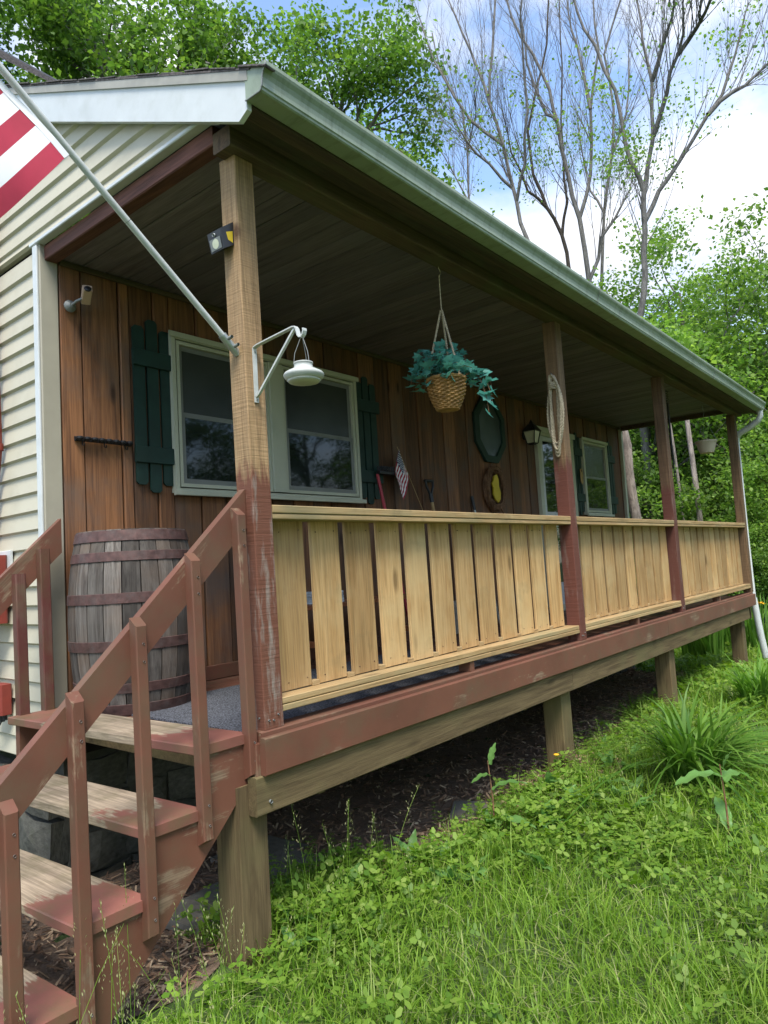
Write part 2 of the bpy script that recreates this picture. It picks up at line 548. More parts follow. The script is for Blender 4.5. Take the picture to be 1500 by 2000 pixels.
def mulchmat():
    m, t, b, l = newmat('leaf_litter_soil')
    tcn = N(t, 'TexCoord')
    n = noise(t, tcn.outputs['Object'], 9, 8, 0.75)
    n2 = noise(t, tcn.outputs['Object'], 60, 4, 0.7)
    r = ramp(t, [(0.35, (0.15, 0.105, 0.072)), (0.7, (0.33, 0.225, 0.15))])
    l(n, r.inputs['Fac'])
    l(r.outputs['Color'], b.inputs['Base Color'])
    b.inputs['Roughness'].default_value = 1
    bump(t, b, n2, 0.9, 0.03)
    return m
M['mulch'] = mulchmat()

def chipmat():
    m, t, b, l = newmat('bark_chip')
    g = N(t, 'NewGeometry')
    r = ramp(t, [(0.0, (0.13, 0.075, 0.048)), (0.6, (0.34, 0.20, 0.115)), (1.0, (0.56, 0.42, 0.27))])
    l(g.outputs['Random Per Island'], r.inputs['Fac'])
    l(r.outputs['Color'], b.inputs['Base Color'])
    b.inputs['Roughness'].default_value = 0.9
    return m
M['chip'] = chipmat()

def barkmat(name, light, dark):
    m, t, b, l = newmat(name)
    tcn = N(t, 'TexCoord')
    mpn = N(t, 'Mapping')
    mpn.inputs['Scale'].default_value = (5, 5, 1.2)
    l(tcn.outputs['Object'], mpn.inputs['Vector'])
    n = noise(t, mpn.outputs['Vector'], 3.0, 6, 0.7, 0.6)
    r = ramp(t, [(0.38, dark), (0.66, light)])
    l(n, r.inputs['Fac'])
    l(r.outputs['Color'], b.inputs['Base Color'])
    b.inputs['Roughness'].default_value = 0.95
    bump(t, b, n, 0.8, 0.05)
    return m
M['bark'] = barkmat('grey_bark', (0.21, 0.20, 0.185), (0.085, 0.08, 0.074))
M['barkdark'] = barkmat('dark_bark', (0.10, 0.08, 0.062), (0.035, 0.028, 0.022))
M['barkpale'] = barkmat('pale_bark', (0.40, 0.34, 0.29), (0.17, 0.14, 0.12))
M['grass'] = leafmat('grass_blade', (0.10, 0.205, 0.02), (0.215, 0.345, 0.042), 0.42, 0.45, (0.31, 0.36, 0.11))
M['clover'] = leafmat('clover_leaf', (0.095, 0.205, 0.022), (0.215, 0.35, 0.045), 0.42, 0.5, (0.29, 0.40, 0.09))
M['seed'] = leafmat('seed_head', (0.20, 0.24, 0.09), (0.36, 0.36, 0.17), 0.3, 0.6)
M['lily'] = leafmat('daylily_leaf', (0.075, 0.185, 0.025), (0.18, 0.33, 0.055), 0.36, 0.35)
M['dock'] = leafmat('dock_leaf', (0.09, 0.20, 0.06), (0.16, 0.31, 0.08), 0.35, 0.4)
M['leafA'] = leafmat('maple_leaf', (0.055, 0.12, 0.022), (0.13, 0.235, 0.042), 0.47, 0.5, (0.20, 0.31, 0.055))
M['leafB'] = leafmat('young_leaf', (0.085, 0.175, 0.030), (0.175, 0.29, 0.055), 0.5, 0.5, (0.25, 0.37, 0.075))
M['leafC'] = leafmat('deep_leaf', (0.034, 0.082, 0.018), (0.085, 0.17, 0.032), 0.42, 0.5)
M['petal'] = plain('yellow_petal', (0.75, 0.42, 0.02), 0.5)

# ------------------------------------------------------------------ mesh and object helpers
def mk(name, me, mat, parent=None, loc=(0, 0, 0), rot=(0, 0, 0), smooth=False):
    o = bpy.data.objects.new(name, me)
    COL.objects.link(o)
    o.location = loc
    o.rotation_euler = rot
    if parent is not None:
        o.parent = parent
    if mat is not None and len(me.materials) == 0:
        me.materials.append(M[mat] if isinstance(mat, str) else mat)
    if smooth:
        me.polygons.foreach_set('use_smooth', [True] * len(me.polygons))
    return o

def pyd(v, f, name='mesh'):
    me = bpy.data.meshes.new(name)
    me.from_pydata([tuple(p) for p in v], [], [tuple(q) for q in f])
    me.update()
    return me

def arr(verts, faces, k, name='mesh'):
    """fast mesh from numpy arrays, all faces with k corners"""
    me = bpy.data.meshes.new(name)
    verts = np.asarray(verts, np.float32)
    faces = np.asarray(faces, np.int32)
    me.vertices.add(len(verts))
    me.vertices.foreach_set('co', verts.ravel())
    nf = len(faces)
    me.loops.add(nf * k)
    me.loops.foreach_set('vertex_index', faces.ravel())
    me.polygons.add(nf)
    me.polygons.foreach_set('loop_start', np.arange(0, nf * k, k, dtype=np.int32))
    me.update(calc_edges=True)
    return me

_cache = {}
def cbox(lx, ly, lz, c=0.003, axis=None, center=(0, 0, 0)):
    """box with the four long edges chamfered; centred, shared between equal sizes"""
    key = (round(lx, 4), round(ly, 4), round(lz, 4), c, axis, center)
    if key in _cache:
        return _cache[key]
    if axis is None:
        axis = 'xyz'[[lx, ly, lz].index(max(lx, ly, lz))]
    dims = {'x': (ly, lz, lx), 'y': (lz, lx, ly), 'z': (lx, ly, lz)}[axis]
    a, b, L = dims[0] / 2, dims[1] / 2, dims[2] / 2
    c = min(c, a * 0.45, b * 0.45)
    ring = [(-a + c, -b), (a - c, -b), (a, -b + c), (a, b - c), (a - c, b), (-a + c, b), (-a, b - c), (-a, -b + c)]
    vs = []
    for t in (-L, L):
        for (p, q) in ring:
            w = {'x': (t, p, q), 'y': (q, t, p), 'z': (p, q, t)}[axis]
            vs.append((w[0] + center[0], w[1] + center[1], w[2] + center[2]))
    fs = [(i, (i + 1) % 8, 8 + (i + 1) % 8, 8 + i) for i in range(8)]
    fs += [tuple(range(7, -1, -1)), tuple(range(8, 16))]
    me = pyd(vs, fs)
    _cache[key] = me
    return me

def box(name, x0, x1, y0, y1, z0, z1, mat, parent=None, c=0.003, axis=None, rot=(0, 0, 0)):
    """a chamfered board between bounds, its origin in the middle"""
    me = cbox(x1 - x0, y1 - y0, z1 - z0, c, axis)
    key = ('m', me.name, mat)
    if len(me.materials) and me.materials[0] != M[mat]:
        if key not in _cache:
            m2 = me.copy()
            m2.materials.clear()
            m2.materials.append(M[mat])
            _cache[key] = m2
        me = _cache[key]
    return mk(name, me, mat, parent, ((x0 + x1) / 2, (y0 + y1) / 2, (z0 + z1) / 2), rot)

def prism(pts, axis, a0, a1):
    """polygon in the plane across an axis, extruded from a0 to a1. pts are the two other coordinates in xyz order"""
    n = len(pts)
    def P(p, a):
        return {'x': (a, p[0], p[1]), 'y': (p[0], a, p[1]), 'z': (p[0], p[1], a)}[axis]
    vs = [P(p, a0) for p in pts] + [P(p, a1) for p in pts]
    fs = [tuple(range(n)), tuple(range(2 * n - 1, n - 1, -1))]
    fs += [(i, n + i, n + (i + 1) % n, (i + 1) % n) for i in range(n)]
    me = pyd(vs, fs)
    import bmesh
    bm = bmesh.new()
    bm.from_mesh(me)
    bmesh.ops.recalc_face_normals(bm, faces=bm.faces)
    bm.to_mesh(me)
    bm.free()
    return me

def lathe(prof, n=24, cap=True):
    vs, fs = [], []
    for (r_, z) in prof:
        for i in range(n):
            a = 2 * math.pi * i / n
            vs.append((r_ * math.cos(a), r_ * math.sin(a), z))
    for k in range(len(prof) - 1):
        for i in range(n):
            j = (i + 1) % n
            fs.append((k * n + i, k * n + j, (k + 1) * n + j, (k + 1) * n + i))
    if cap:
        fs.append(tuple(range(n - 1, -1, -1)))
        fs.append(tuple((len(prof) - 1) * n + i for i in range(n)))
    return pyd(vs, fs)

class TB:
    """collects tapered tubes into one mesh"""
    def __init__(s):
        s.v, s.f, s.n = [], [], 0
    def tube(s, pts, rad, sides=6):
        pts = np.asarray(pts, float)
        n = len(pts)
        rad = np.broadcast_to(np.asarray(rad, float), (n,))
        d = np.gradient(pts, axis=0)
        d /= np.linalg.norm(d, axis=1)[:, None] + 1e-9
        ref = np.array([0.0, 0, 1]) if abs(d[0, 2]) < 0.9 else np.array([1.0, 0, 0])
        u = np.cross(d, ref)
        u /= np.linalg.norm(u, axis=1)[:, None] + 1e-9
        w = np.cross(d, u)
        a = np.arange(sides) * 2 * math.pi / sides
        ring = pts[:, None, :] + rad[:, None, None] * (np.cos(a)[None, :, None] * u[:, None, :] + np.sin(a)[None, :, None] * w[:, None, :])
        s.v.append(ring.reshape(-1, 3))
        i = np.arange(n - 1)[:, None] * sides
        k = np.arange(sides)[None, :]
        k2 = (k + 1) % sides
        f = np.stack([i + k, i + k2, i + sides + k2, i + sides + k], -1).reshape(-1, 4) + s.n
        s.f.append(f)
        s.n += n * sides
        return s
    def mesh(s):
        me = arr(np.concatenate(s.v), np.concatenate(s.f), 4)
        me.polygons.foreach_set('use_smooth', [True] * len(me.polygons))
        return me

def thing(name, label, cat, loc=(0, 0, 0), group=None):
    o = bpy.data.objects.new(name, None)
    COL.objects.link(o)
    o.empty_display_size = 0.1
    o.location = loc
    return tag(o, label, cat, group)

def tag(o, label, cat, group=None):
    o['label'] = label
    o['category'] = cat
    if group:
        o['group'] = group
    return o

def struct(o, kind='structure'):
    o['kind'] = kind
    return o

rng = np.random.default_rng(7)
random.seed(7)

# ------------------------------------------------------------------ layout constants
D = 1.582                # house wall plane
LEAN = -0.0118           # the porch posts lean a touch to the left
XE = 8.27                # right end of the wall
XW = -0.093              # west wall plane
POST = (0.0, 2.934, 5.27, 8.13)

def sstep(a, b, x):
    t = np.clip((x - a) / (b - a), 0, 1)
    return t * t * (3 - 2 * t)

def gz(x, y):
    x = np.asarray(x, float)
    y = np.asarray(y, float)
    z = -0.87 - 0.13 * sstep(0.1, 1.3, y) * sstep(-1.2, 0.0, x) - 0.035 * np.clip(x - 6.5, 0, 8)
    z = z + 0.012 * np.sin(3.1 * x + 1.3 * y) + 0.01 * np.sin(5.3 * y - 2.2 * x + 1) + 0.008 * np.sin(9 * x + 7 * y)
    return z

# ------------------------------------------------------------------ ground
def ground():
    fx = np.concatenate([np.linspace(-120, -6, 14), np.linspace(-5, 14, 96), np.linspace(16, 160, 16)])
    fy = np.concatenate([np.linspace(-120, -6, 14), np.linspace(-5, 8, 66), np.linspace(9.5, 160, 18)])
    X, Y = np.meshgrid(fx, fy)
    V = np.stack([X, Y, gz(X, Y)], -1).reshape(-1, 3)
    nx, ny = len(fx), len(fy)
    i = np.arange(nx - 1)[None, :] + np.arange(ny - 1)[:, None] * nx
    F = np.stack([i, i + 1, i + nx + 1, i + nx], -1).reshape(-1, 4)
    me = arr(V, F, 4)
    me.polygons.foreach_set('use_smooth', [True] * len(me.polygons))
    struct(mk('ground', me, 'ground'))
ground()

def lawn_edge(x):
    """y of the border between lawn and the bare bed under the porch"""
    e = 0.42 - 0.36 * sstep(0.1, 1.6, x) + 0.05 * np.sin(4.1 * x) + 0.03 * np.sin(9.7 * x + 1)
    e = e + 0.28 * sstep(3.0, 5.2, x) + 2.8 * sstep(7.3, 8.6, x)
    return e

def bed():
    xs = np.linspace(-1.25, 8.5, 90)
    rows = []
    for k in range(13):
        t = k / 12
        y0 = lawn_edge(xs) - 0.22
        y = y0 + (1.8 - y0) * t
        rows.append(np.stack([xs, np.maximum(y, y0), gz(xs, y) + 0.006], -1))
    V = np.concatenate(rows)
    n = len(xs)
    i = np.arange(n - 1)[None, :] + np.arange(12)[:, None] * n
    F = np.stack([i, i + 1, i + n + 1, i + n], -1).reshape(-1, 4)
    b = mk('mulch_bed', arr(V, F, 4), 'mulch')
    struct(b)
    # loose bark chips and dead leaves
    n = 16000
    x = rng.uniform(-1.2, 8.3, n)
    e = lawn_edge(x)
    y = e - 0.18 + rng.random(n) ** 1.4 * (1.62 - e + 0.16)
    z = gz(x, y) + 0.008 + rng.random(n) * 0.022
    a = rng.uniform(0, 2 * math.pi, n)
    ln = rng.uniform(0.008, 0.036, n)
    wd = rng.uniform(0.002, 0.007, n)
    tl = rng.normal(0, 0.25, n)
    dx = np.stack([np.cos(a), np.sin(a), tl], -1) * ln[:, None]
    dy = np.stack([-np.sin(a), np.cos(a), rng.normal(0, 0.35, n)], -1) * wd[:, None]
    p = np.stack([x, y, z], -1)
    V = np.stack([p - dx - dy, p + dx - dy * 0.6, p + dx * 0.9 + dy, p - dx * 0.8 + dy], 1).reshape(-1, 3)
    F = np.arange(n * 4).reshape(-1, 4)
    c = mk('bark_mulch', arr(V, F, 4), 'chip')
    struct(c, 'stuff')
    c['label'] = 'loose bark chips and dead leaves on the ground under the porch'
    c['category'] = 'mulch'
bed()

# ------------------------------------------------------------------ house
house = thing('house', 'house with cream horizontal siding on its side and brown plank front under the porch', 'house', (0, 0, 0))

# solid core behind the cladding
box('wall_core', 0.0, XE - 0.02, D + 0.02, 8.0, -0.3, 2.46, 'dark', house, 0.001)
box('gable_core', XW + 0.03, -0.002, D + 0.03, 8.0, -0.3, 3.2, 'dark', house, 0.001)

# vertical planks of the porch wall
edges = [-0.0, 0.128, 0.358, 0.425, 0.588, 0.70]
while edges[-1] < XE - 0.25:
    edges.append(edges[-1] + 0.205 + random.uniform(-0.012, 0.012))
edges.append(XE - 0.06)
for i in range(len(edges) - 1):
    w = edges[i + 1] - edges[i] - 0.009
    th = 0.018 if i % 2 else 0.026
    dz = random.uniform(-0.003, 0.003)
    o = mk('wall_board', cbox(round(w, 3), th, 2.56, 0.004, 'z'), 'wall', house,
           ((edges[i] + edges[i + 1]) / 2, D + 0.018 - th / 2, 1.20), (0, random.uniform(-0.0015, 0.0015), 0))
box('baseboard', 0.01, XE - 0.02, D - 0.032, D - 0.009, -0.036, 0.052, 'redx', house)
box('end_trim', XE - 0.058, XE, D - 0.045, D + 0.10, -0.3, 2.42, 'whitecasing', house)

# corner post of the siding
box('corner_board', XW - 0.014, -0.004, D - 0.012, D + 0.06, -0.24, 2.478, 'corner', house, 0.006, 'z')
box('corner_channel', XW - 0.026, XW - 0.0145, D - 0.004, D + 0.045, -0.24, 2.47, 'white', house, 0.003, 'z')

# rake line on the gable: lower edge of the white rake board
def rake_top(y): return 2.494 + 0.4655 * (y + 0.254)
def rake_low(y): return rake_top(y) - 0.182
PITCH = 0.1017
z0 = 0.21 - 5 * PITCH
k = 0
while True:
    za, zb = z0 + k * PITCH, z0 + (k + 1) * PITCH
    k += 1
    if za > 4.4:
        break
    if zb < 2.50:
        ya = D + 0.05
        pr = [(XW - 0.022, za), (XW - 0.004, zb + 0.006), (XW + 0.02, zb + 0.006), (XW + 0.02, za - 0.012), (XW - 0.006, za - 0.012)]
        me = prism(pr, 'y', ya, 7.9) if ('sd', 0) not in _cache else None
        pr0 = [(p[0], p[1] - za) for p in pr]
        if ('sd', 0) not in _cache:
            _cache[('sd', 0)] = prism(pr0, 'y', 0, 7.9 - ya)
        mk('siding_board', _cache[('sd', 0)], 'siding', house, (0, ya, za))
    elif za > 2.40:
        zl = max(za, 2.502)
        # end cut along the rake
        yl = lambda z: max(-0.148 + (z - 2.361) / 0.4655 - 0.05, 0.02)
        y0, y1 = yl(zl), yl(zb)
        if y0 > 7.5:
            break
        vs = []
        for (yy0, yy1) in ((y0, y1), (7.9, 7.9)):
            vs += [(XW - 0.022, yy0, zl), (XW - 0.004, yy1, zb + 0.006), (XW + 0.02, yy1, zb + 0.006), (XW + 0.02, yy0, zl - 0.012), (XW - 0.006, yy0, zl - 0.012)]
        if zl > za:
            pass
        fs = [(0, 1, 2, 3, 4), (9, 8, 7, 6, 5)] + [(i, 5 + i, 5 + (i + 1) % 5, (i + 1) % 5) for i in range(5)]
        mk('siding_board', pyd([(v[0], v[1], v[2] - zl) for v in vs], fs), 'siding', house, (0, 0, zl))

# foundation stones
def stone_mesh(seed):
    r_ = random.Random(seed)
    vs = []
    for z in (-0.5, 0.5):
        for (x, y) in ((-.5, -.5), (0, -.58), (.5, -.5), (.5, .5), (-.5, .5)):
            vs.append((x + r_.uniform(-.09, .09), y + r_.uniform(-.12, .12), z + r_.uniform(-.1, .1)))
    vs.append((r_.uniform(-.15, .15), -0.75, r_.uniform(-.15, .15)))
    fs = [(4, 3, 2, 1, 0), (5, 6, 7, 8, 9), (0, 1, 10), (1, 6, 10), (6, 5, 10), (5, 0, 10),
          (1, 2, 10), (2, 7, 10), (7, 6, 10), (2, 3, 8, 7), (3, 4, 9, 8), (4, 0, 5, 9)]
    return pyd(vs, fs)
SM = [stone_mesh(i) for i in range(6)]
fnd = box('foundation', 0.0, XE, D + 0.07, D + 0.3, -1.4, -0.302, 'mortar', house, 0.002)
fc = Vector(fnd.location)
def stones(rows, horizontal):
    for zz, hh in rows:
        a = 0.0
        lim = XE if horizontal else 3.4
        while a < lim - 0.08:
            w = random.uniform(0.2, 0.46)
            w = min(w, lim - a)
            if horizontal:
                o = mk('stone', random.choice(SM), 'stone', fnd, Vector((a + w / 2, D + 0.10, zz)) - fc)
                o.scale = (w - 0.02, 0.10, hh - 0.02)
            else:
                o = mk('stone', random.choice(SM), 'stone', fnd, Vector((-0.04, D + 0.06 + a + w / 2, zz)) - fc, (0, 0, -math.pi / 2))
                o.scale = (w - 0.02, 0.10, hh - 0.02)
            a += w
stones([(-1.06, 0.24), (-0.83, 0.22), (-0.63, 0.18), (-0.44, 0.2)], True)
stones([(-1.0, 0.26), (-0.74, 0.24), (-0.50, 0.22)], False)

# --- windows
def bar_frame(x0, x1, z0, z1, w, y0, y1):
    """four boards of a frame joined as one mesh"""
    vs, fs = [], []
    def bx(a, b, c, d):
        k = len(vs)
        for z in (c, d):
            for y in (y0, y1):
                for x in (a, b):
                    vs.append((x, y, z))
        for q in ((0, 1, 5, 4), (3, 2, 6, 7), (2, 0, 4, 6), (1, 3, 7, 5), (4, 5, 7, 6), (2, 3, 1, 0)):
            fs.append(tuple(k + i for i in q))
    bx(x0, x1, z0, z0 + w)
    bx(x0, x1, z1 - w, z1)
    bx(x0, x0 + w, z0 + w, z1 - w)
    bx(x1 - w, x1, z0 + w, z1 - w)
    return pyd(vs, fs)

def window(x0, x1, z0, z1, units, label=None):
    yf = D - 0.056
    w = mk('window', bar_frame(x0, x1, z0, z1, 0.027, yf, D + 0.012), 'whitecasing', house)
    if label:
        w['label'] = label
    box('head_casing', x0 - 0.02, x1 + 0.02, yf - 0.014, yf - 0.002, z1 - 0.022, z1 + 0.014, 'whitecasing', w)
    box('sill', x0 - 0.02, x1 + 0.02, yf - 0.026, yf - 0.002, z0 - 0.02, z0 + 0.012, 'whitecasing', w)
    n = len(units)
    for k in range(n - 1):
        box('mullion', units[k][1] + 0.002, units[k + 1][0] - 0.002, yf - 0.01, D, z0 + 0.036, z1 - 0.036, 'whitecasing', w, 0.003, 'z')
    zm = (z0 + z1) / 2 - 0.01
    for (a, b) in units:
        mk('storm_frame', bar_frame(a, b, z0 + 0.036, z1 - 0.036, 0.022, yf + 0.004, D - 0.005), 'whitecasing', w)
        mk('sash', bar_frame(a + 0.024, b - 0.024, z0 + 0.060, zm + 0.02, 0.03, yf + 0.016, yf + 0.024), 'grey', w)
        mk('sash', bar_frame(a + 0.024, b - 0.024, zm - 0.012, z1 - 0.060, 0.03, yf + 0.0265, yf + 0.032), 'grey', w)
        box('pane', a + 0.026, b - 0.026, yf + 0.018, yf + 0.022, z0 + 0.064, zm + 0.01, 'glass', w, 0.0005)
        box('pane', a + 0.026, b - 0.026, yf + 0.0272, yf + 0.031, zm - 0.006, z1 - 0.064, 'screen', w, 0.0005)
    return w
window(0.68, 2.41, 1.14, 2.14, [(0.716, 1.47), (1.60, 2.374)])
window(6.79, 7.60, 1.115, 2.11, [(6.826, 7.564)])

def shutter(x0, x1, z0, z1):
    s = box('shutter', x0 - 0.004, x1 + 0.012, D - 0.046, D - 0.026, z1 - 0.26, z1 - 0.16, 'green', house, 0.003, 'x')
    off = Vector(s.location)
    b2 = box('batten', x0 - 0.004, x1 + 0.012, D - 0.046, D - 0.026, z0 + 0.16, z0 + 0.26, 'green', s, 0.003, 'x')
    b2.location = Vector(b2.location) - off
    w = (x1 - x0) / 3
    for k in range(3):
        ex = 0.075 if k == 1 else 0.0
        a, b = x0 + k * w + 0.008, x0 + (k + 1) * w - 0.008
        zb, zt = z0 - ex * 0.6 + 0.03, z1 + ex * 0.7 - 0.01
        c = 0.016
        pts = [(a + c, zb), (b - c, zb), (b, zb + c), (b, zt - c), (b - c, zt), (a + c, zt), (a, zt - c), (a, zb + c)]
        me = prism([(p[0], p[1]) for p in pts], 'y', D - 0.0258, D - 0.012)
        mk('slat', me, 'green', s, -off)
    return s
shutter(0.425, 0.70, 1.15, 2.16)
shutter(2.425, 2.69, 1.14, 2.15)
shutter(6.56, 6.785, 1.12, 2.13)
shutter(7.63, 7.875, 1.12, 2.12)

# --- storm door
dr = mk('door', bar_frame(5.545, 6.52, -0.034, 2.10, 0.075, D - 0.05, D + 0.005), 'whitecasing', house)
box('head_casing', 5.50, 6.56, D - 0.062, D - 0.052, 2.06, 2.125, 'whitecasing', dr)
mk('storm_door', bar_frame(5.625, 6.44, -0.03, 2.02, 0.055, D - 0.045, D - 0.012), 'white', dr)
box('pane', 5.682, 6.384, D - 0.032, D - 0.026, 1.13, 1.962, 'glass', dr, 0.0005)
box('pane', 5.682, 6.384, D - 0.032, D - 0.026, 0.30, 1.08, 'glass', dr, 0.0005)
box('cross_rail', 5.682, 6.384, D - 0.042, D - 0.014, 1.082, 1.128, 'white', dr)
box('kick_plate', 5.682, 6.384, D - 0.040, D - 0.016, 0.03, 0.298, 'white', dr)
box('handle', 6.30, 6.33, D - 0.09, D - 0.043, 0.98, 1.10, 'black', dr)

# --- roofs of the house
# another slope of the roof, further back on the left
HA, HB = Vector((1.61, 4.30, 5.54)), Vector((1.07, 8.04, 8.52))
vs, fs = [], []
nrow = 26
for k in range(nrow):
    a0, a1 = k / nrow, (k + 1) / nrow
    p0, p1 = HA.lerp(HB, a0), HA.lerp(HB, a1)
    i = len(vs)
    vs += [(-8, p0.y, p0.z + 0.02), (p0.x, p0.y, p0.z + 0.02), (p1.x, p1.y, p1.z), (-8, p1.y, p1.z), (-8, p0.y, p0.z - 0.02), (p0.x, p0.y, p0.z - 0.02)]
    fs += [(i, i + 1, i + 2, i + 3), (i + 4, i + 5, i + 1, i)]
wr = mk('hip_roof', pyd(vs, fs), 'shingle', house)
mk('hip_cap', TB().tube([HA, HB], 0.03, 6).mesh(), 'black', wr)

# ------------------------------------------------------------------ porch
porch = thing('porch', 'covered wooden porch with slatted cedar railing, painted rim board and low pitched roof', 'porch')

# roof, rake, soffit, gutter
XG = -0.16
GDROP = 0.0092          # the eave falls slightly to the right
def zd(x): return -GDROP * (x - XG)
roof = pyd([(XG - 0.01, -0.28, rake_top(-0.28) + 0.006), (XE + 0.12, -0.28, rake_top(-0.28) + zd(XE)), (XE + 0.12, 6.6, rake_top(6.6) + zd(XE)), (XG - 0.01, 6.6, rake_top(6.6) + 0.006),
            (XG - 0.01, -0.28, rake_top(-0.28) + 0.014), (XE + 0.12, -0.28, rake_top(-0.28) + 0.014 + zd(XE)), (XE + 0.12, 6.6, rake_top(6.6) + 0.014 + zd(XE)), (XG - 0.01, 6.6, rake_top(6.6) + 0.014)],
           [(3, 2, 1, 0), (4, 5, 6, 7), (0, 1, 5, 4), (1, 2, 6, 5), (2, 3, 7, 6), (3, 0, 4, 7)])
rf = mk('roof', roof, 'shingle', porch)
# ragged shingle ends along the eave and the rake
for i in range(36):
    y = -0.3 + i * 0.17
    o = mk('shingle', cbox(0.05, 0.168, 0.006, 0.001), 'shingle', rf, (XG + 0.012 + random.uniform(-0.006, 0.006), y, rake_top(y) + 0.017 + random.uniform(0, 0.007)), (math.atan(0.4655) + random.uniform(-0.03, 0.03), 0, 0))
for i in range(29):
    x = XG + 0.14 + i * 0.29
    mk('shingle', cbox(0.284, 0.12, 0.012, 0.002), 'shingle', rf, (x, -0.262, rake_top(-0.262) + 0.018 + zd(x) + random.uniform(0, 0.01)), (math.atan(0.4655), 0, random.uniform(-0.03, 0.03)))
# rake board with clipped foot
def rk(name, ya, yb, top, bot, x0, x1, mat, clip=0.0):
    pts = [(ya, rake_top(ya) + top), (yb, rake_top(yb) + top), (yb, rake_top(yb) + bot)]
    if clip:
        pts += [(ya + clip, rake_top(ya + clip) + bot - 0.012), (ya, rake_top(ya) + bot + clip * 0.75)]
    else:
        pts += [(ya, rake_top(ya) + bot)]
    return mk(name, prism(pts, 'x', x0, x1), mat, porch)
rk('rake_board', -0.247, 6.6, -0.03, -0.182, XG, XG + 0.022, 'white', 0.05)
rk('drip_edge', -0.262, 6.6, 0.0052, -0.034, XG - 0.008, XG + 0.02, 'drip')
rk('rake_soffit', 0.0, 6.6, -0.174, -0.178, XG + 0.0225, XW - 0.002, 'white')
def slanted(name, y0, y1, z0, z1, mat, x0=XG + 0.02, x1=XE + 0.1, c=0.003):
    """long board along the eave following its slight fall"""
    me = cbox(x1 - x0, y1 - y0, z1 - z0, c, 'x')
    xm = (x0 + x1) / 2
    return mk(name, me, mat, porch, (xm, (y0 + y1) / 2, (z0 + z1) / 2 + zd(xm)), (0, math.atan(GDROP), 0))
slanted('fascia', -0.246, -0.215, 2.372, 2.49, 'soffit', XG + 0.03)
slanted('soffit_board', -0.214, -0.135, 2.408, 2.42, 'soffit', XG + 0.03)
slanted('soffit_board', -0.134, -0.052, 2.411, 2.423, 'soffit', XG + 0.03)
# K-profile gutter
GP = [(-0.248, 0.112), (-0.248, 0.0), (-0.252, -0.003), (-0.330, -0.003), (-0.336, 0.002), (-0.3375, 0.010), (-0.342, 0.014), (-0.342, 0.03), (-0.345, 0.048), (-0.352, 0.064), (-0.362, 0.078), (-0.366, 0.088), (-0.366, 0.102), (-0.362, 0.104), (-0.354, 0.104)]
vs, fs = [], []
gx0, gx1, gz0 = XG - 0.006, 8.20, 2.383
nseg = 12
for k in range(nseg + 1):
    x = gx0 + (gx1 - gx0) * k / nseg
    for (y, z) in GP:
        vs.append((x, y, gz0 + z + zd(x) + 0.0012 * math.sin(k * 2.1)))
m_ = len(GP)
for k in range(nseg):
    for i in range(m_ - 1):
        fs.append((k * m_ + i, (k + 1) * m_ + i, (k + 1) * m_ + i + 1, k * m_ + i + 1))
fs.append(tuple(range(m_)))
fs.append(tuple(nseg * m_ + i for i in range(m_ - 1, -1, -1)))
gm = pyd(vs, fs)
gut = mk('gutter', gm, 'gutter', porch)
sd = gut.modifiers.new('thick', 'SOLIDIFY')
sd.thickness = 0.0015
mk('end_cap_seam', TB().tube([(gx0 - 0.001, y, gz0 + z) for (y, z) in GP[1:13]], 0.0035, 5).mesh(), 'grey', gut)
for xsm in (2.9, 5.85):
    mk('seam', TB().tube([(xsm, y - (0.001 if y < -0.3 else 0), gz0 + z + zd(xsm) - (0.001 if z < 0 else 0)) for (y, z) in GP[3:14]], 0.0022, 5).mesh(), 'grey', gut)
# leaf debris lying in the gutter
tb = TB()
for i in range(60):
    x = random.choice([random.uniform(2.6, 3.4), random.uniform(0, 8)])
    y = random.uniform(-0.36, -0.29)
    z = gz0 + 0.1 + zd(x)
    a = random.uniform(0, 6.3)
    tb.tube([(x, y, z), (x + 0.05 * math.cos(a), y + 0.02 * math.sin(a), z + random.uniform(0.0, 0.03))], (0.004, 0.002), 4)
st = mk('debris', tb.mesh(), 'twig', gut)
st['kind'] = 'stuff'
# downspout: elbow from the gutter end back to the last post, then down
ex = [(8.12, -0.30, 2.32), (8.13, -0.30, 2.24), (8.15, -0.27, 2.185), (8.18, -0.16, 2.12), (8.215, -0.03, 2.065), (8.24, 0.02, 2.02), (8.25, 0.03, 1.95)]
ds = mk('downspout', TB().tube(ex, 0.036, 10).mesh(), 'white', porch)
mk('pipe', TB().tube([(8.252, 0.03, 1.97), (8.262, 0.03, 0.7), (8.275, 0.02, -0.12)], 0.034, 10).mesh(), 'white', ds)
mk('pipe', TB().tube([(8.277, 0.02, -0.08), (8.33, -0.01, -0.55), (8.41, -0.05, -1.0)], 0.042, 10).mesh(), 'white', ds)
tb = TB()
for k in range(9):
    t = k / 8
    a = Vector(ex[2]).lerp(Vector(ex[4]), t)
    b_ = Vector(ex[2]).lerp(Vector(ex[4]), t + 0.05)
    tb.tube([a, b_], 0.0385, 10)
mk('elbow_rib', tb.mesh(), 'white', ds)

# beams
fb = mk('front_beam', cbox(XE + 0.16, 0.11, 0.09, 0.006, 'x'), 'beam', porch, ((XE - 0.0) / 2, 0.012, 2.383 - 0.016), (0, 0.0042, 0))
box('side_beam', -0.078, -0.006, 0.07, D - 0.012, 2.392, 2.476, 'sidebeam', porch, 0.005)
box('side_beam', XE - 0.07, XE - 0.01, 0.07, D - 0.046, 2.36, 2.426, 'beam', porch, 0.005)
box('gable_trim', XW - 0.028, XW + 0.02, 0.02, D + 0.075, 2.478, 2.5, 'white', porch, 0.004)
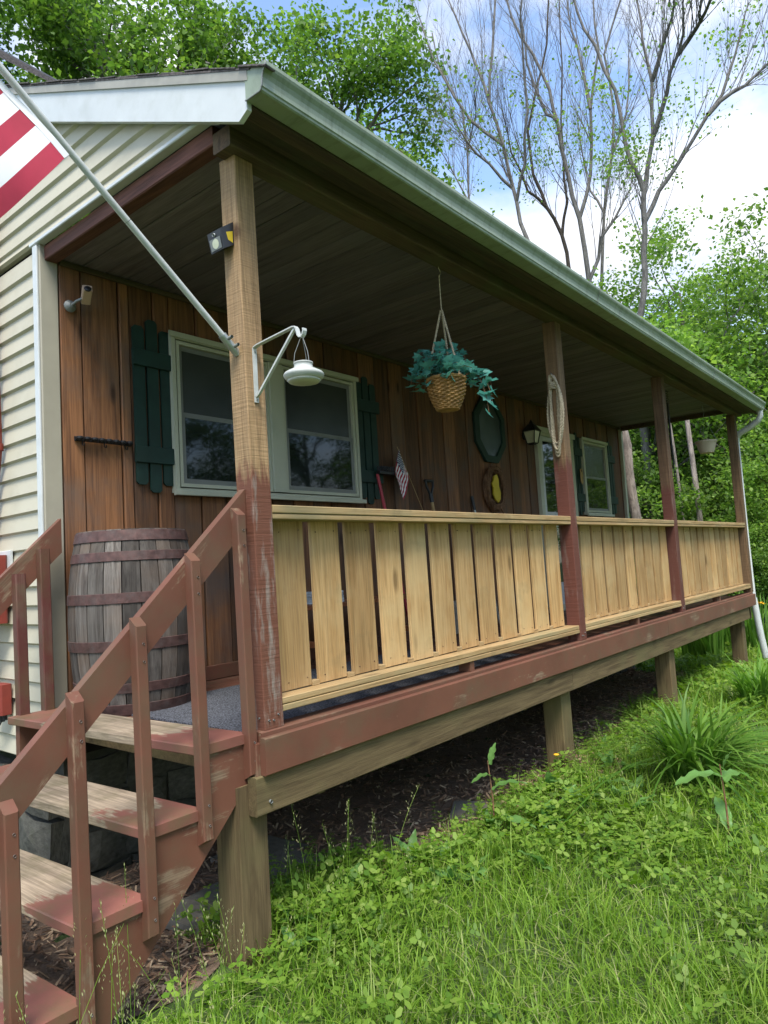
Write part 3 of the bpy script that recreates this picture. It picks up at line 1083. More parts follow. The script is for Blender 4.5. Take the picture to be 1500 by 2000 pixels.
# ceiling of narrow planks
cb = box('ceiling', -0.005, XE - 0.002, 0.069, D + 0.01, 2.434, 2.447, 'dark', porch, 0.001)
n = 60
pw = (XE - 0.01) / n
cl = Vector(cb.location)
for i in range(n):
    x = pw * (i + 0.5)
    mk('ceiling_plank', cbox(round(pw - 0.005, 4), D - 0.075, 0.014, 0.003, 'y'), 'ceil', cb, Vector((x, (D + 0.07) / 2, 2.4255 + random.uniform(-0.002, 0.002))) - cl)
box('ceiling_trim', 0.0, XE - 0.06, D - 0.034, D - 0.013, 2.385, 2.4145, 'beam', porch)

# posts
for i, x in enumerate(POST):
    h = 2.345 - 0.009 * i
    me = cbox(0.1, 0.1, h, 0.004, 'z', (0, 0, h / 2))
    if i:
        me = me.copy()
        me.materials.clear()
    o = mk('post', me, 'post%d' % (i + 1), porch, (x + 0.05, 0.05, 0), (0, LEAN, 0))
    tb = TB()
    for (dx, z) in ((-0.03, 0.035), (0.02, 0.05), (-0.006, 0.032)):
        tb.tube([(dx, -0.0498, z), (dx, -0.056, z)], 0.004, 6)
    tb.tube([(-0.0498, -0.02, 0.045), (-0.056, -0.02, 0.045)], 0.004, 6)
    mk('nail', tb.mesh(), 'grey', o)

# deck
dk = box('deck', -0.02, 8.15, 0.02, D + 0.0, -0.19, -0.075, 'oldx', porch)
dl = Vector(dk.location)
yy = 0.0
while yy < D - 0.02:
    w = min(0.138, D - 0.012 - yy)
    o = mk('deck_board', cbox(8.16, round(w - 0.006, 4), 0.034, 0.004, 'x'), 'redx', dk, Vector((4.05, yy + w / 2, -0.057 + random.uniform(-0.001, 0.001))) - dl)
    yy += 0.14
box('sill_plank', -0.028, 8.14, -0.008, 0.088, -0.0385, -0.0015, 'redx', porch, 0.004)
box('rim_board', -0.04, 4.684, -0.042, -0.010, -0.159, -0.019, 'redx', porch, 0.004)
box('rim_board', 4.687, 8.115, -0.042, -0.010, -0.159, -0.019, 'redx', porch, 0.004)
box('rim_end', -0.058, -0.03, -0.0085, 0.10, -0.165, -0.04, 'redz', porch, 0.003, 'z')
bm1 = box('carrying_beam', -0.075, 2.70, -0.022, 0.028, -0.305, -0.1605, 'oldx', porch, 0.004)
box('carrying_beam', 2.703, 7.80, -0.022, 0.028, -0.305, -0.1605, 'oldx', porch, 0.004)
for (x, z) in ((-0.01, -0.262),):
    mk('bolt', TB().tube([(x, -0.0215, z), (x, -0.030, z)], 0.007, 8).mesh(), 'galv', bm1, -Vector(bm1.location))
for x in (-0.125, 2.612, 4.865, 7.60):
    o = box('support_post', x, x + 0.142, 0.030, 0.172, -1.15, -0.192, 'oldz', porch, 0.005)
# inner floor joists
for i in range(14):
    x = 0.3 + i * 0.6
    if not any(abs(x - p - 0.07) < 0.12 for p in (-0.125, 2.612, 4.865, 7.60)):
        box('joist', x, x + 0.038, 0.03, D + 0.04, -0.33, -0.192, 'oldx', porch, 0.002, 'y')

# railings
def xs(x, z): return x + LEAN * z
SLW = 0.181
slat_me = cbox(SLW, 0.019, 0.73, 0.003, 'z')
for i in range(3):
    a, b = POST[i] + 0.1, POST[i + 1]
    s = 0.002
    r_ = box('railing', xs(a, 0.87) + s, xs(b, 0.87) - s, 0.000, 0.135, 0.8555, 0.8895, 'cap', porch, 0.004)
    rl = Vector(r_.location)
    def sub(o):
        o.location = Vector(o.location) - rl
        return o
    sub(box('cap_board', xs(a, 0.84) + s, xs(b, 0.84) - s, 0.003, 0.126, 0.831, 0.8535, 'cap', r_, 0.003))
    sub(box('bottom_rail', xs(a, 0.09) + s, xs(b, 0.09) - s, 0.006, 0.132, 0.0815, 0.108, 'cap', r_, 0.003))
    sub(box('bottom_rail', xs(a, 0.06) + s, xs(b, 0.06) - s, 0.004, 0.128, 0.054, 0.079, 'cap', r_, 0.003))
    n = (12, 10, 12)[i]
    x0 = (0.166, a + 0.004, a + 0.03)[i]
    SLP = (0.2295, 0.2265, 0.2295)[i]
    nl = TB()
    for k in range(n):
        xc = x0 + k * SLP + SLW / 2 + random.uniform(-0.003, 0.003)
        zc = 0.109 + 0.365
        o = mk('slat', slat_me, 'slatz', r_, Vector((xs(xc, zc), 0.095 + random.uniform(-0.002, 0.002), zc)) - rl, (0, LEAN + random.uniform(-0.003, 0.003), 0))
        o.scale.z = 0.985
        for (dx, zz) in ((-0.06, 0.785), (0.055, 0.79), (-0.05, 0.15), (0.06, 0.155)):
            qx, qz = xs(xc, zz) + dx + random.uniform(-.006, .006), zz + random.uniform(-.008, .008)
            nl.tube([Vector((qx, 0.087, qz)) - rl, Vector((qx, 0.0835, qz)) - rl], 0.0028, 5)
        if k < n - 1:
            sub(box('spacer', xs(xc, 0.12) + SLW / 2 + 0.001, xs(xc + SLP, 0.12) - SLW / 2 - 0.001, 0.084, 0.124, 0.1085, 0.128 + random.uniform(0, 0.006), 'cap', r_, 0.002))
    nlo = mk('nail', nl.mesh(), 'hoop', r_)
    nlo['kind'] = 'stuff'
    xm = (1.50, 4.10, 6.66)[i]
    sub(box('block', xm, xm + 0.04, 0.012, 0.09, -0.001, 0.0535, 'redz', r_, 0.002))

# ------------------------------------------------------------------ stairs
stairs = thing('stairs', 'peeling red painted wooden steps with slanted handrails beside the porch', 'stairs')
SKEW = -0.085
TR = [(0.0, -0.285, -0.052), (-0.22, -0.513, -0.275), (-0.44, -0.748, -0.502), (-0.66, -0.978, -0.735)]
for z, xa, xb in TR:
    vs = []
    c = 0.004
    for y, sk in ((0.030, 0), (1.43, SKEW)):
        for (x, zz) in ((xa + sk + c, z - 0.036), (xb + sk, z - 0.036), (xb + sk, z), (xa + sk + c, z), (xa + sk, z - c), (xa + sk, z - 0.036 + c)):
            vs.append((x - xa, y, zz - z))
    fs = [(0, 1, 2, 3, 4, 5), (11, 10, 9, 8, 7, 6)] + [(i, 6 + i, 6 + (i + 1) % 6, (i + 1) % 6) for i in range(6)]
    me = pyd(vs, fs)
    import bmesh
    bm = bmesh.new(); bm.from_mesh(me); bmesh.ops.recalc_face_normals(bm, faces=bm.faces); bm.to_mesh(me); bm.free()
    mk('tread', me, 'tread', stairs, (xa, 0, z))
SP = [(-0.06, -0.038), (-0.262, -0.038), (-0.262, -0.258), (-0.49, -0.258), (-0.49, -0.478), (-0.725, -0.478), (-0.725, -0.698), (-0.955, -0.698), (-0.955, -0.92), (-0.80, -0.92), (-0.06, -0.188)]
mk('stringer', prism(SP, 'y', 0.041, 0.079), 'redx', stairs)
mk('stringer', prism([(p[0] + SKEW, p[1]) for p in SP], 'y', 1.36, 1.40), 'redx', stairs)
def slope_board(name, x0, x1, y0, y1, top, h, mat):
    """handrail board; top is a function of x, ends cut plumb"""
    L = math.hypot(x1 - x0, top(x1) - top(x0))
    ang = math.atan2(top(x1) - top(x0), x1 - x0)
    pts = [(x0, top(x0) - h), (x1, top(x1) - h), (x1, top(x1)), (x0, top(x0))]
    me = prism(pts, 'y', y0, y1)
    # rotate the mesh into a frame whose x axis follows the board, so the grain runs along it
    o = mk(name, me, mat, stairs)
    Rm = Matrix.Rotation(ang, 4, 'Y')
    ctr = Vector(((x0 + x1) / 2, (y0 + y1) / 2, (top(x0) + top(x1)) / 2 - h / 2))
    T = Matrix.Translation(-ctr)
    me.transform(Rm @ T)
    o.location = ctr
    o.rotation_euler = (0, -ang, 0)
    return o
near = lambda x: 0.968 + 0.957 * x
slope_board('handrail', -1.32, -0.004 + LEAN * 0.9, 0.041, 0.079, near, 0.157, 'redx')
slope_board('handrail', -1.32, -0.078, 1.452, 1.49, lambda x: 1.035 + 0.965 * x, 0.178, 'redx')
def baluster(xr, ztop, zbot, y0, y1, mat, w=0.042, bevel=True):
    """upright with slanted cuts facing outward at both ends"""
    a, b = xr - w, xr
    up_, dn = (0.03, 0.022) if bevel else (0.0, 0.0)
    c = 0.004
    ring = [(a + c, y0), (b - c, y0), (b, y0 + c), (b, y1), (a, y1), (a, y0 + c)]
    vs = []
    xm, ym = (a + b) / 2, (y0 + y1) / 2
    for e in (0, 1):
        for (x, y) in ring:
            t = (y - y0) / (y1 - y0)
            z = zbot - dn * t * 0 + dn * (1 - t) if e == 0 else ztop + up_ * t
            vs.append((x - xm, y - ym, z - zbot))
    fs = [(5, 4, 3, 2, 1, 0), tuple(range(6, 12))] + [(i, (i + 1) % 6, 6 + (i + 1) % 6, 6 + i) for i in range(6)]
    o = mk('baluster', pyd(vs, fs), mat, stairs, (xm, ym, zbot), (0, LEAN * 1.0, 0))
    if bevel:
        tb = TB()
        for z in (ztop - zbot - 0.06, ztop - zbot - 0.12, 0.07, 0.14):
            tb.tube([(0.005, y0 - ym + 0.001, z), (0.005, y0 - ym - 0.0025, z)], 0.0045, 6)
        mk('nail', tb.mesh(), 'grey', o)
for xr, zt, zb in ((-0.038, 0.845, -0.172), (-0.258, 0.672, -0.345), (-0.487, 0.458, -0.575), (-0.712, 0.246, -0.83), (-0.918, -0.03, -0.95)):
    baluster(xr, zt, zb, 0.0, 0.04, 'redz')
for xr, zt, zb in ((-0.152, 0.80, -0.2), (-0.272, 0.68, -0.32)):
    baluster(xr, zt, zb, 1.402, 1.448, 'redfar', 0.05, False)

# ------------------------------------------------------------------ things on and around the porch
mt = tag(box('floor_mat', 0.03, 2.4, 0.13, 1.18, -0.0385, -0.028, 'mat', None, 0.004), 'charcoal carpet mat laid at the head of the stairs', 'mat')

# barrel
BC = Vector((0.195, 1.235, -0.038))
brl = thing('barrel', 'old oak wine barrel with rusty hoops standing on the porch beside the stairs', 'barrel', BC)
BH, RB, RE = 0.91, 0.322, 0.272
def br(z):
    t = 2 * z / BH - 1
    return RB - (RB - RE) * t * t
NS = 22
for i in range(NS):
    a0 = 2 * math.pi * (i + 0.03) / NS
    a1 = 2 * math.pi * (i + 0.97) / NS
    vs, fs = [], []
    nz_ = 9
    for k in range(nz_):
        z = BH * k / (nz_ - 1)
        r_ = br(z)
        for (a, rr) in ((a0, r_), ((a0 + a1) / 2, r_ + 0.001), (a1, r_), (a1, r_ - 0.025), (a0, r_ - 0.025)):
            vs.append((rr * math.cos(a), rr * math.sin(a), z))
    for k in range(nz_ - 1):
        for j in range(5):
            fs.append((k * 5 + j, k * 5 + (j + 1) % 5, (k + 1) * 5 + (j + 1) % 5, (k + 1) * 5 + j))
    fs.append((4, 3, 2, 1, 0))
    fs.append(tuple((nz_ - 1) * 5 + j for j in range(5)))
    mk('stave', pyd(vs, fs), 'stave', brl)
for zc, h in ((0.878, 0.055), (0.775, 0.048), (0.57, 0.052), (0.34, 0.052), (0.135, 0.048), (0.03, 0.055)):
    pr = [(br(zc - h / 2) + 0.001, zc - h / 2), (br(zc - h / 2) + 0.005, zc - h / 2 + 0.002), (br(zc + h / 2) + 0.005, zc + h / 2 - 0.002), (br(zc + h / 2) + 0.001, zc + h / 2)]
    mk('hoop', lathe(pr, 40, False), 'hoop', brl, smooth=False)
mk('barrel_head', lathe([(RE - 0.03, BH - 0.045), (RE - 0.03, BH - 0.03)], 24), 'stave', brl)

# flag pole on the first post
P0 = Vector((-0.012, 0.05, 1.512))
PD = Vector((-0.770, 0, 0.638)).normalized()
fp = thing('flagpole', 'white slanted flagpole in a metal bracket on the first porch post', 'flagpole', P0)
mk('pole', TB().tube([PD * 0.03, PD * 0.62], 0.0125, 12).mesh(), 'shell', fp)
mk('pole', TB().tube([PD * 0.622, PD * 1.20], 0.0125, 12).mesh(), 'shell', fp)
mk('pole', TB().tube([PD * 1.202, PD * 1.75], 0.0125, 12).mesh(), 'shell', fp)
mk('finial', lathe([(0.004, -0.02), (0.018, -0.008), (0.02, 0.004), (0.012, 0.018), (0.002, 0.022)], 12), 'yellow', fp, PD * 1.76)
tb = TB().tube([PD * 0.0, PD * 0.10], 0.0175, 10)
bk = mk('bracket', tb.mesh(), 'galv', fp)
box('plate', -0.001, 0.0045, -0.03, 0.03, -0.05, 0.035, 'galv', bk, 0.001)
for t in (0.035, 0.075):
    mk('thumb_screw', TB().tube([PD * t + Vector((0, -0.015, 0)), PD * t + Vector((0, -0.04, 0.004))], 0.007, 8).mesh(), 'grey', bk)

def flag(name, label, B, hd, hl, fd, fl, amp, nrm):
    """thirteen stripes from the foot of the hoist B upward; hd hoist direction, fd fly direction"""
    nu = 30
    f = thing(name, label, 'flag', B)
    def P(u, v, off=0.0):
        w = amp * math.sin(u * 5.2 + v * 2.0) * min(1, u * 2.5) + amp * 0.45 * math.sin(u * 11 - v * 4) + amp * 0.16 * math.sin(u * 31 + v * 13)
        sag = Vector((0, 0, -0.05 * fl * math.sin(u * 3.1)))
        return hd * (v * hl) + fd * (u * fl) + nrm * (w + off) + sag
    for s in range(13):
        vs, fs = [], []
        sub_ = 3
        for j in range(sub_ + 1):
            v = (s + j / sub_) / 13
            for i in range(nu + 1):
                vs.append(P(i / nu, v))
        for j in range(sub_):
            for i in range(nu):
                k = j * (nu + 1) + i
                fs.append((k, k + 1, k + nu + 2, k + nu + 1))
        mk('stripe', pyd(vs, fs), 'cloth_red' if s % 2 == 0 else 'cloth_white', f, smooth=True)
    for sg in (1, -1):
        vs, fs = [], []
        for j in range(15):
            for i in range(15):
                vs.append(P(0.4 * i / 14, 6 / 13 + (7 / 13) * j / 14, sg * 0.002))
        for j in range(14):
            for i in range(14):
                k = j * 15 + i
                fs.append((k, k + 1, k + 16, k + 15))
        cn = mk('canton', pyd(vs, fs), 'cloth_blue', f, smooth=True)
        vs, fs = [], []
        for row in range(9):
            m6 = 6 if row % 2 == 0 else 5
            for cc in range(m6):
                u0 = 0.4 * ((cc + 0.5 + (0.0 if m6 == 6 else 0.5)) / 6)
                v0 = 6 / 13 + (7 / 13) * ((row + 0.5) / 9)
                k = len(vs)
                for q in range(10):
                    r_ = 0.030 if q % 2 == 0 else 0.0125
                    a = math.pi / 2 + q * math.pi / 5
                    vs.append(P(u0 + r_ * math.cos(a) * hl / fl, v0 + r_ * math.sin(a), sg * 0.0035))
                vs.append(P(u0, v0, sg * 0.0035))
                for q in range(10):
                    fs.append((k + 10, k + q, k + (q + 1) % 10))
        stm = mk('star', pyd(vs, fs), 'cloth_white', cn)
        stm['kind'] = 'stuff'
    # white heading along the hoist
    vs, fs = [], []
    for j in range(14):
        v = j / 13
        vs += [P(0, v) - fd * 0.022 * (hl / 0.75), P(0.0, v, 0.0015) + fd * 0.004]
    for j in range(13):
        fs.append((2 * j, 2 * j + 1, 2 * j + 3, 2 * j + 2))
    mk('heading', pyd(vs, fs), 'cloth_white', f)
    return f
FB = P0 + PD * 0.905 + Vector((0, -0.006, -0.022))
flag('large_flag', 'large red and white striped flag hanging from the slanted pole', FB + Vector((-0.012, 0, -0.02)), PD, 0.77, Vector((-0.66, 0.05, -0.75)).normalized(), 1.2, 0.036, Vector((0.1, -1, 0.05)).normalized())

# plant bracket with hanging solar disc lamp
pbk = thing('plant_bracket', 'white angled metal bracket screwed to the first porch post', 'bracket', (0.03, -0.001, 1.42))
def strip(pts, w, t, ax=Vector((1, 0, 0))):
    """flat bar following points in a plane across ax"""
    vs, fs = [], []
    pts = [Vector(p) for p in pts]
    for i, p in enumerate(pts):
        d = (pts[min(i + 1, len(pts) - 1)] - pts[max(i - 1, 0)]).normalized()
        n_ = d.cross(ax).normalized()
        for (a, b) in ((-1, -1), (1, -1), (1, 1), (-1, 1)):
            vs.append(p + ax * (a * w / 2) + n_ * (b * t / 2))
    for i in range(len(pts) - 1):
        for j in range(4):
            fs.append((i * 4 + j, i * 4 + (j + 1) % 4, i * 4 + 4 + (j + 1) % 4, i * 4 + 4 + j))
    fs.append((3, 2, 1, 0))
    k = 4 * (len(pts) - 1)
    fs.append((k, k + 1, k + 2, k + 3))
    return pyd(vs, fs)
ZB = 1.42
mk('back_bar', strip([(0, -0.003, -0.115), (0, -0.003, 0.112)], 0.02, 0.005), 'shell', pbk)
hook = [(0, -0.006, 0.114), (0, -0.03, 0.12), (0, -0.235, 0.138), (0, -0.25, 0.136), (0, -0.258, 0.126), (0, -0.266, 0.098), (0, -0.274, 0.089), (0, -0.284, 0.088), (0, -0.293, 0.096), (0, -0.298, 0.108), (0, -0.297, 0.118)]
mk('arm', strip(hook, 0.02, 0.005), 'shell', pbk)
mk('brace', strip([(0, -0.007, -0.09), (0, -0.02, -0.083), (0, -0.236, 0.122), (0, -0.245, 0.130)], 0.012, 0.008), 'shell', pbk)
mk('screw', TB().tube([(0, -0.005, 0.095), (0, -0.008, 0.095)], 0.004, 6).tube([(0, -0.005, -0.105), (0, -0.008, -0.105)], 0.004, 6).mesh(), 'grey', pbk)
LC = Vector((0.03, -0.283, 1.326))
lmp = thing('hanging_lamp', 'round white metal lamp hanging by wires from the angled bracket', 'lamp', LC)
mk('shade', lathe([(0.045, 0.006), (0.066, 0.012), (0.077, 0.026), (0.078, 0.033), (0.073, 0.040), (0.05, 0.052), (0.037, 0.058), (0.035, 0.074), (0.0375, 0.076), (0.0375, 0.080), (0.034, 0.081)], 32), 'shell', lmp, smooth=True)
mk('diffuser', lathe([(0.03, 0.0), (0.058, 0.004), (0.0665, 0.0135)], 32), 'shell', lmp, smooth=True)
tb = TB()
for a in (0.4, 2.5, 4.6):
    q = Vector((0.036 * math.cos(a), 0.036 * math.sin(a), 0.078))
    tb.tube([q, q * 0.85 + Vector((0, 0, 0.05)), Vector((0.004 * math.cos(a), 0.004 * math.sin(a), 0.182))], 0.0013, 5)
mk('wire', tb.mesh(), 'grey', lmp)

# small solar wall light on the left face of the first post
sol = thing('solar_light', 'small black motion light with yellow sticker on the first porch post', 'light', (-0.024, 0.07, 2.0))
bd = mk('housing', prism([(0, 0.062), (0, -0.035), (-0.052, -0.066), (-0.07, 0.012)], 'y', -0.042, 0.042), 'blackplastic', sol)
nrm = Vector((-0.975, 0, -0.225))
fc_ = Vector((-0.061, 0, -0.027))
tl = Vector((-0.225, 0, 0.975))
lens = pyd([fc_ + nrm * 0.0025 + Vector((0, 1, 0)) * y - tl * -z for (y, z) in ((-0.034, -0.034), (0.034, -0.034), (0.034, 0.012), (-0.034, 0.012))], [(0, 1, 2, 3)])
mk('panel', lens, 'grey', sol)
vs = [fc_ + nrm * 0.004 + tl * -0.01]
for q in range(16):
    a = q * math.pi / 8
    vs.append(fc_ + nrm * 0.003 + Vector((0, 1, 0)) * 0.02 * math.cos(a) + tl * (0.02 * math.sin(a) - 0.01))
mk('lamp_lens', pyd(vs, [(0, 1 + q, 1 + (q + 1) % 16) for q in range(16)]), 'lens', sol)
mk('sensor', TB().tube([fc_ + tl * 0.026 + nrm * 0.0, fc_ + tl * 0.026 + nrm * 0.006], 0.007, 10).mesh(), 'white', sol)
mk('sticker', pyd([(-0.006, -0.0428, 0.02), (-0.006, -0.0428, -0.03), (-0.03, -0.0428, -0.024), (-0.04, -0.0428, 0.006)], [(0, 1, 2, 3)]), 'yellow', sol)

# security camera on the plank wall
scm = thing('security_camera', 'small security camera with tan hood on the plank wall by the corner', 'camera', (0.07, D - 0.026, 2.17))
mk('base', lathe([(0.034, 0), (0.034, 0.008), (0.02, 0.02), (0.012, 0.026)], 16), 'grey', scm, (-0.02, 0.0, -0.01), (math.pi / 2, 0, 0))
mk('arm', TB().tube([(-0.02, -0.02, -0.01), (-0.005, -0.05, 0.01), (0.025, -0.07, 0.03)], 0.008, 8).mesh(), 'grey', scm)
cbd = mk('hood', cbox(0.05, 0.10, 0.045, 0.005, 'y'), 'tan', scm, (0.035, -0.085, 0.045), (R(-28), 0, R(-20)))
mk('lens', lathe([(0.019, 0), (0.019, 0.008), (0.012, 0.012)], 16), 'black', cbd, (0, -0.048, -0.008), (math.pi / 2, 0, 0))

# black hook rack
hr = thing('hook_rack', 'black scalloped iron hook rack on the plank wall beside the shutter', 'rack', (0.235, D - 0.012, 1.412))
box('backplate', -0.172, 0.172, -0.008, 0.0, -0.008, 0.018, 'black', hr, 0.002)
for i in range(8):
    x = -0.15 + i * 0.043
    mk('cup', lathe([(0.012, -0.006), (0.019, 0.004), (0.019, 0.014), (0.016, 0.016)], 10), 'black', hr, (x, -0.022, 0.0))
for i in range(3):
    x = -0.13 + i * 0.13
    mk('hook', TB().tube([(x, -0.006, -0.005), (x, -0.012, -0.03), (x, -0.03, -0.035), (x, -0.035, -0.02)], 0.0035, 6).mesh(), 'black', hr)

# hanging ivy basket
HK = Vector((1.50, 0.045, 2.335))
ivb = thing('hanging_basket', 'wicker hanging basket of trailing artificial ivy below the front beam', 'basket', (HK.x, HK.y, 1.47))
prof = []
vs, fs = [], []
nr, na = 17, 60
for k in range(nr * 2):
    t = k / (nr * 2 - 1)
    z = 0.175 * t + 0.012
    r0 = 0.062 + 0.046 * math.sin(min(1, t * 1.25) * math.pi / 2)
    ring = k // 2
    rr = r0 + (0.004 if k % 2 == 0 else -0.002)
    for i in range(na):
        a = 2 * math.pi * i / na
        wv = 0.0045 * math.sin(12 * a + (math.pi if ring % 2 else 0))
        vs.append(((rr + wv) * math.cos(a), (rr + wv) * math.sin(a), z))
for k in range(nr * 2 - 1):
    for i in range(na):
        j = (i + 1) % na
        fs.append((k * na + i, k * na + j, (k + 1) * na + j, (k + 1) * na + i))
fs.append(tuple(range(na - 1, -1, -1)))
bsk = mk('wicker_bowl', pyd(vs, fs), 'wicker', ivb)
tb = TB()
for k in range(2):
    tb.tube([((0.111 + 0.003 * math.sin(i * 1.9 + k * 3)) * math.cos(i * math.pi / 20), (0.111 + 0.003 * math.sin(i * 1.9 + k * 3)) * math.sin(i * math.pi / 20), 0.184 + 0.008 * k) for i in range(41)], 0.006, 6)
mk('rim', tb.mesh(), 'wicker', bsk)
jz = 0.60
def twisted(tb, a, b, r=0.0042, off=0.004, turns=14):
    a, b = Vector(a), Vector(b)
    d = (b - a).normalized()
    u = d.cross(Vector((0.3, 1, 0.2))).normalized()
    w = d.cross(u)
    n = turns * 6
    for ph in (0, math.pi):
        pts = []
        for i in range(n + 1):
            t = i / n
            an = 2 * math.pi * turns * t + ph
            pts.append(a.lerp(b, t) + u * (off * math.cos(an)) + w * (off * math.sin(an)))
        tb.tube(pts, r, 5)
tb = TB()
for a in (0.3, 2.4, 4.5):
    twisted(tb, (0.112 * math.cos(a), 0.112 * math.sin(a), 0.19), (0.004 * math.cos(a), 0.004 * math.sin(a), jz), 0.0036, 0.0036, 16)
tb.tube([(0, 0, jz), (0, 0, HK.z - 1.47 - 0.055)], 0.0035, 6)
tb.tube([(0, 0, 0.81), (0.012, 0, 0.82), (0.016, 0, 0.832), (0.008, 0, 0.848), (0, 0, 0.852), (0, 0, 0.868)], 0.003, 6)
mk('hanger', tb.mesh(), 'rope', ivb)
IV = [(0, -0.5), (0.16, -0.42), (0.5, -0.36), (0.27, -0.05), (0.42, 0.2), (0.16, 0.18), (0, 0.55), (-0.16, 0.18), (-0.42, 0.2), (-0.27, -0.05), (-0.5, -0.36), (-0.16, -0.42)]
ivm = pyd([(x, y, -0.16 * abs(x) - 0.1 * y * y) for x, y in IV] + [(0, -0.08, 0.03)], [(12, i, (i + 1) % 12) for i in range(12)])
tbs = TB()
rv = random.Random(4)
def ivy_leaf(p, size, drop=0.5):
    o = mk('leaf', ivm, 'ivy', ivb, p, (rv.uniform(-0.5, 0.9) + math.pi + drop * 0.4, rv.uniform(-0.5, 0.5), rv.uniform(0, 6.28)))
    o.scale = (size, size, size)
for s in range(60):
    a = rv.uniform(0, 6.28)
    R_ = rv.uniform(0.04, 0.18)
    pts = []
    zt = 0.20 + rv.uniform(-0.04, 0.20) * (1.25 - R_ * 3)
    for k in range(5):
        t = k / 4
        r_ = 0.03 + R_ * t
        z = 0.18 + (zt - 0.18) * math.sin(t * 2.2) * 1.1 - 0.03 * t
        pts.append(Vector((r_ * math.cos(a + 0.3 * t), r_ * math.sin(a + 0.3 * t), z)))
    tbs.tube(pts, 0.0016, 4)
    for q in pts[1:]:
        ivy_leaf(q + Vector((rv.uniform(-.01, .01), rv.uniform(-.01, .01), rv.uniform(-.005, .012))), rv.uniform(0.05, 0.085))
# trailing strands on the right side and one on the left
right = Vector((0.634, -0.773, 0))
for (sd_, n_, reach, dropz) in ((1, 5, 0.23, 0.19), (1, 4, 0.18, 0.12), (1, 4, 0.25, 0.10), (-1, 3, 0.19, 0.04), (1, 5, 0.21, 0.24)):
    base = right * (0.1 * sd_) + Vector((0, 0, 0.2))
    pts = []
    jit = Vector((rv.uniform(-.04, .04), rv.uniform(-.04, .04), 0))
    for k in range(n_ + 2):
        t = k / (n_ + 1)
        pts.append(base + right * (sd_ * (reach - 0.1) * math.sin(t * 1.57)) + jit * t + Vector((0, 0, 0.05 * math.sin(t * 3) - dropz * t * t)))
    tbs.tube(pts, 0.0018, 4)
    for q in pts[2:]:
        ivy_leaf(q, rv.uniform(0.07, 0.10), 1.0)
mk('vine', tbs.mesh(), 'twig', ivb)

# empty hanging pot further along
pt = thing('hanging_pot', 'tan plastic hanging pot between the last two porch posts', 'pot', (7.17, 0.13, 1.735))
mk('bowl', lathe([(0.075, 0), (0.08, 0.004), (0.112, 0.12), (0.115, 0.128), (0.124, 0.129), (0.126, 0.148), (0.12, 0.15), (0.112, 0.13)], 32), 'pot', pt, smooth=False)
tb = TB()
for a in (0.5, 2.6, 4.7):
    tb.tube([(0.12 * math.cos(a), 0.12 * math.sin(a), 0.145), (0, 0, 0.44)], 0.0018, 5)
tb.tube([(0, 0, 0.44), (0.0, 0, 0.47), (0.03, 0, 0.49), (0.03, 0, 0.53), (0, 0, 0.55), (-0.025, 0, 0.53)], 0.003, 6)
tb.tube([(0, 0, 0.548), (0, 0, 0.60)], 0.003, 6)
mk('wire_hanger', tb.mesh(), 'grey', pt)

# black strap and spring hanging near the third post
bs = thing('hanging_strap', 'thin black strap hanging from the ceiling beside the third post', 'strap', (6.39, 0.3, 1.42))
tb = TB()
tb.tube([(0.014 * math.cos(i * 0.9), 0.014 * math.sin(i * 0.9), 1.0 - i * 0.004) for i in range(40)], 0.003, 5)
mk('spring', tb.mesh(), 'black', bs)
mk('strap', TB().tube([(0, 0, 0.85), (0.004, 0, 0.5), (0.0, 0, 0.47), (0.01, 0, 0.28)], 0.011, 6).mesh(), 'black', bs)
mk('cord', TB().tube([(0.01, 0, 0.28), (0.015, 0, 0.0)], 0.006, 5).mesh(), 'black', bs)

# rope coil on the second post
rp_ = thing('rope_coil', 'coiled jute rope hanging on the side of the second porch post', 'rope', (2.915, 0.05, 1.33))
tb = TB()
for k in range(5):
    ph = k * 0.7
    wd = 0.028 + 0.006 * k
    pts = []
    for i in range(33):
        a = 2 * math.pi * i / 32
        z = 0.30 + (0.30 - 0.012 * k) * math.cos(a) + 0.012 * k
        y = wd * math.sin(a) * (1 + 0.4 * math.cos(a + ph)) + 0.006 * math.sin(3 * a + ph)
        pts.append((-0.008 - 0.009 * (k % 3), y, z))
    n_ = len(pts)
    for ph2 in (0, math.pi):
        q = []
        for i in range((n_ - 1) * 5 + 1):
            t = i / 5
            i0 = min(int(t), n_ - 2)
            fr = t - i0
            p = Vector(pts[i0]).lerp(Vector(pts[i0 + 1]), fr)
            q.append(p + Vector((0.0035 * math.cos(i * 1.3 + ph2), 0.0035 * math.sin(i * 1.3 + ph2), 0)))
        tb.tube(q, 0.0068, 5)
mk('coil', tb.mesh(), 'rope', rp_)
tb = TB()
for k in range(4):
    tb.tube([(-0.012 + 0.026 * math.cos(a) , 0.028 * math.sin(a), 0.50 + 0.014 * k) for a in np.linspace(0, 6.28, 17)], 0.0055, 5)
mk('wrap', tb.mesh(), 'rope', rp_)
mk('nail', TB().tube([(0.016, 0, 0.60), (-0.03, 0, 0.615)], 0.003, 5).mesh(), 'grey', rp_)

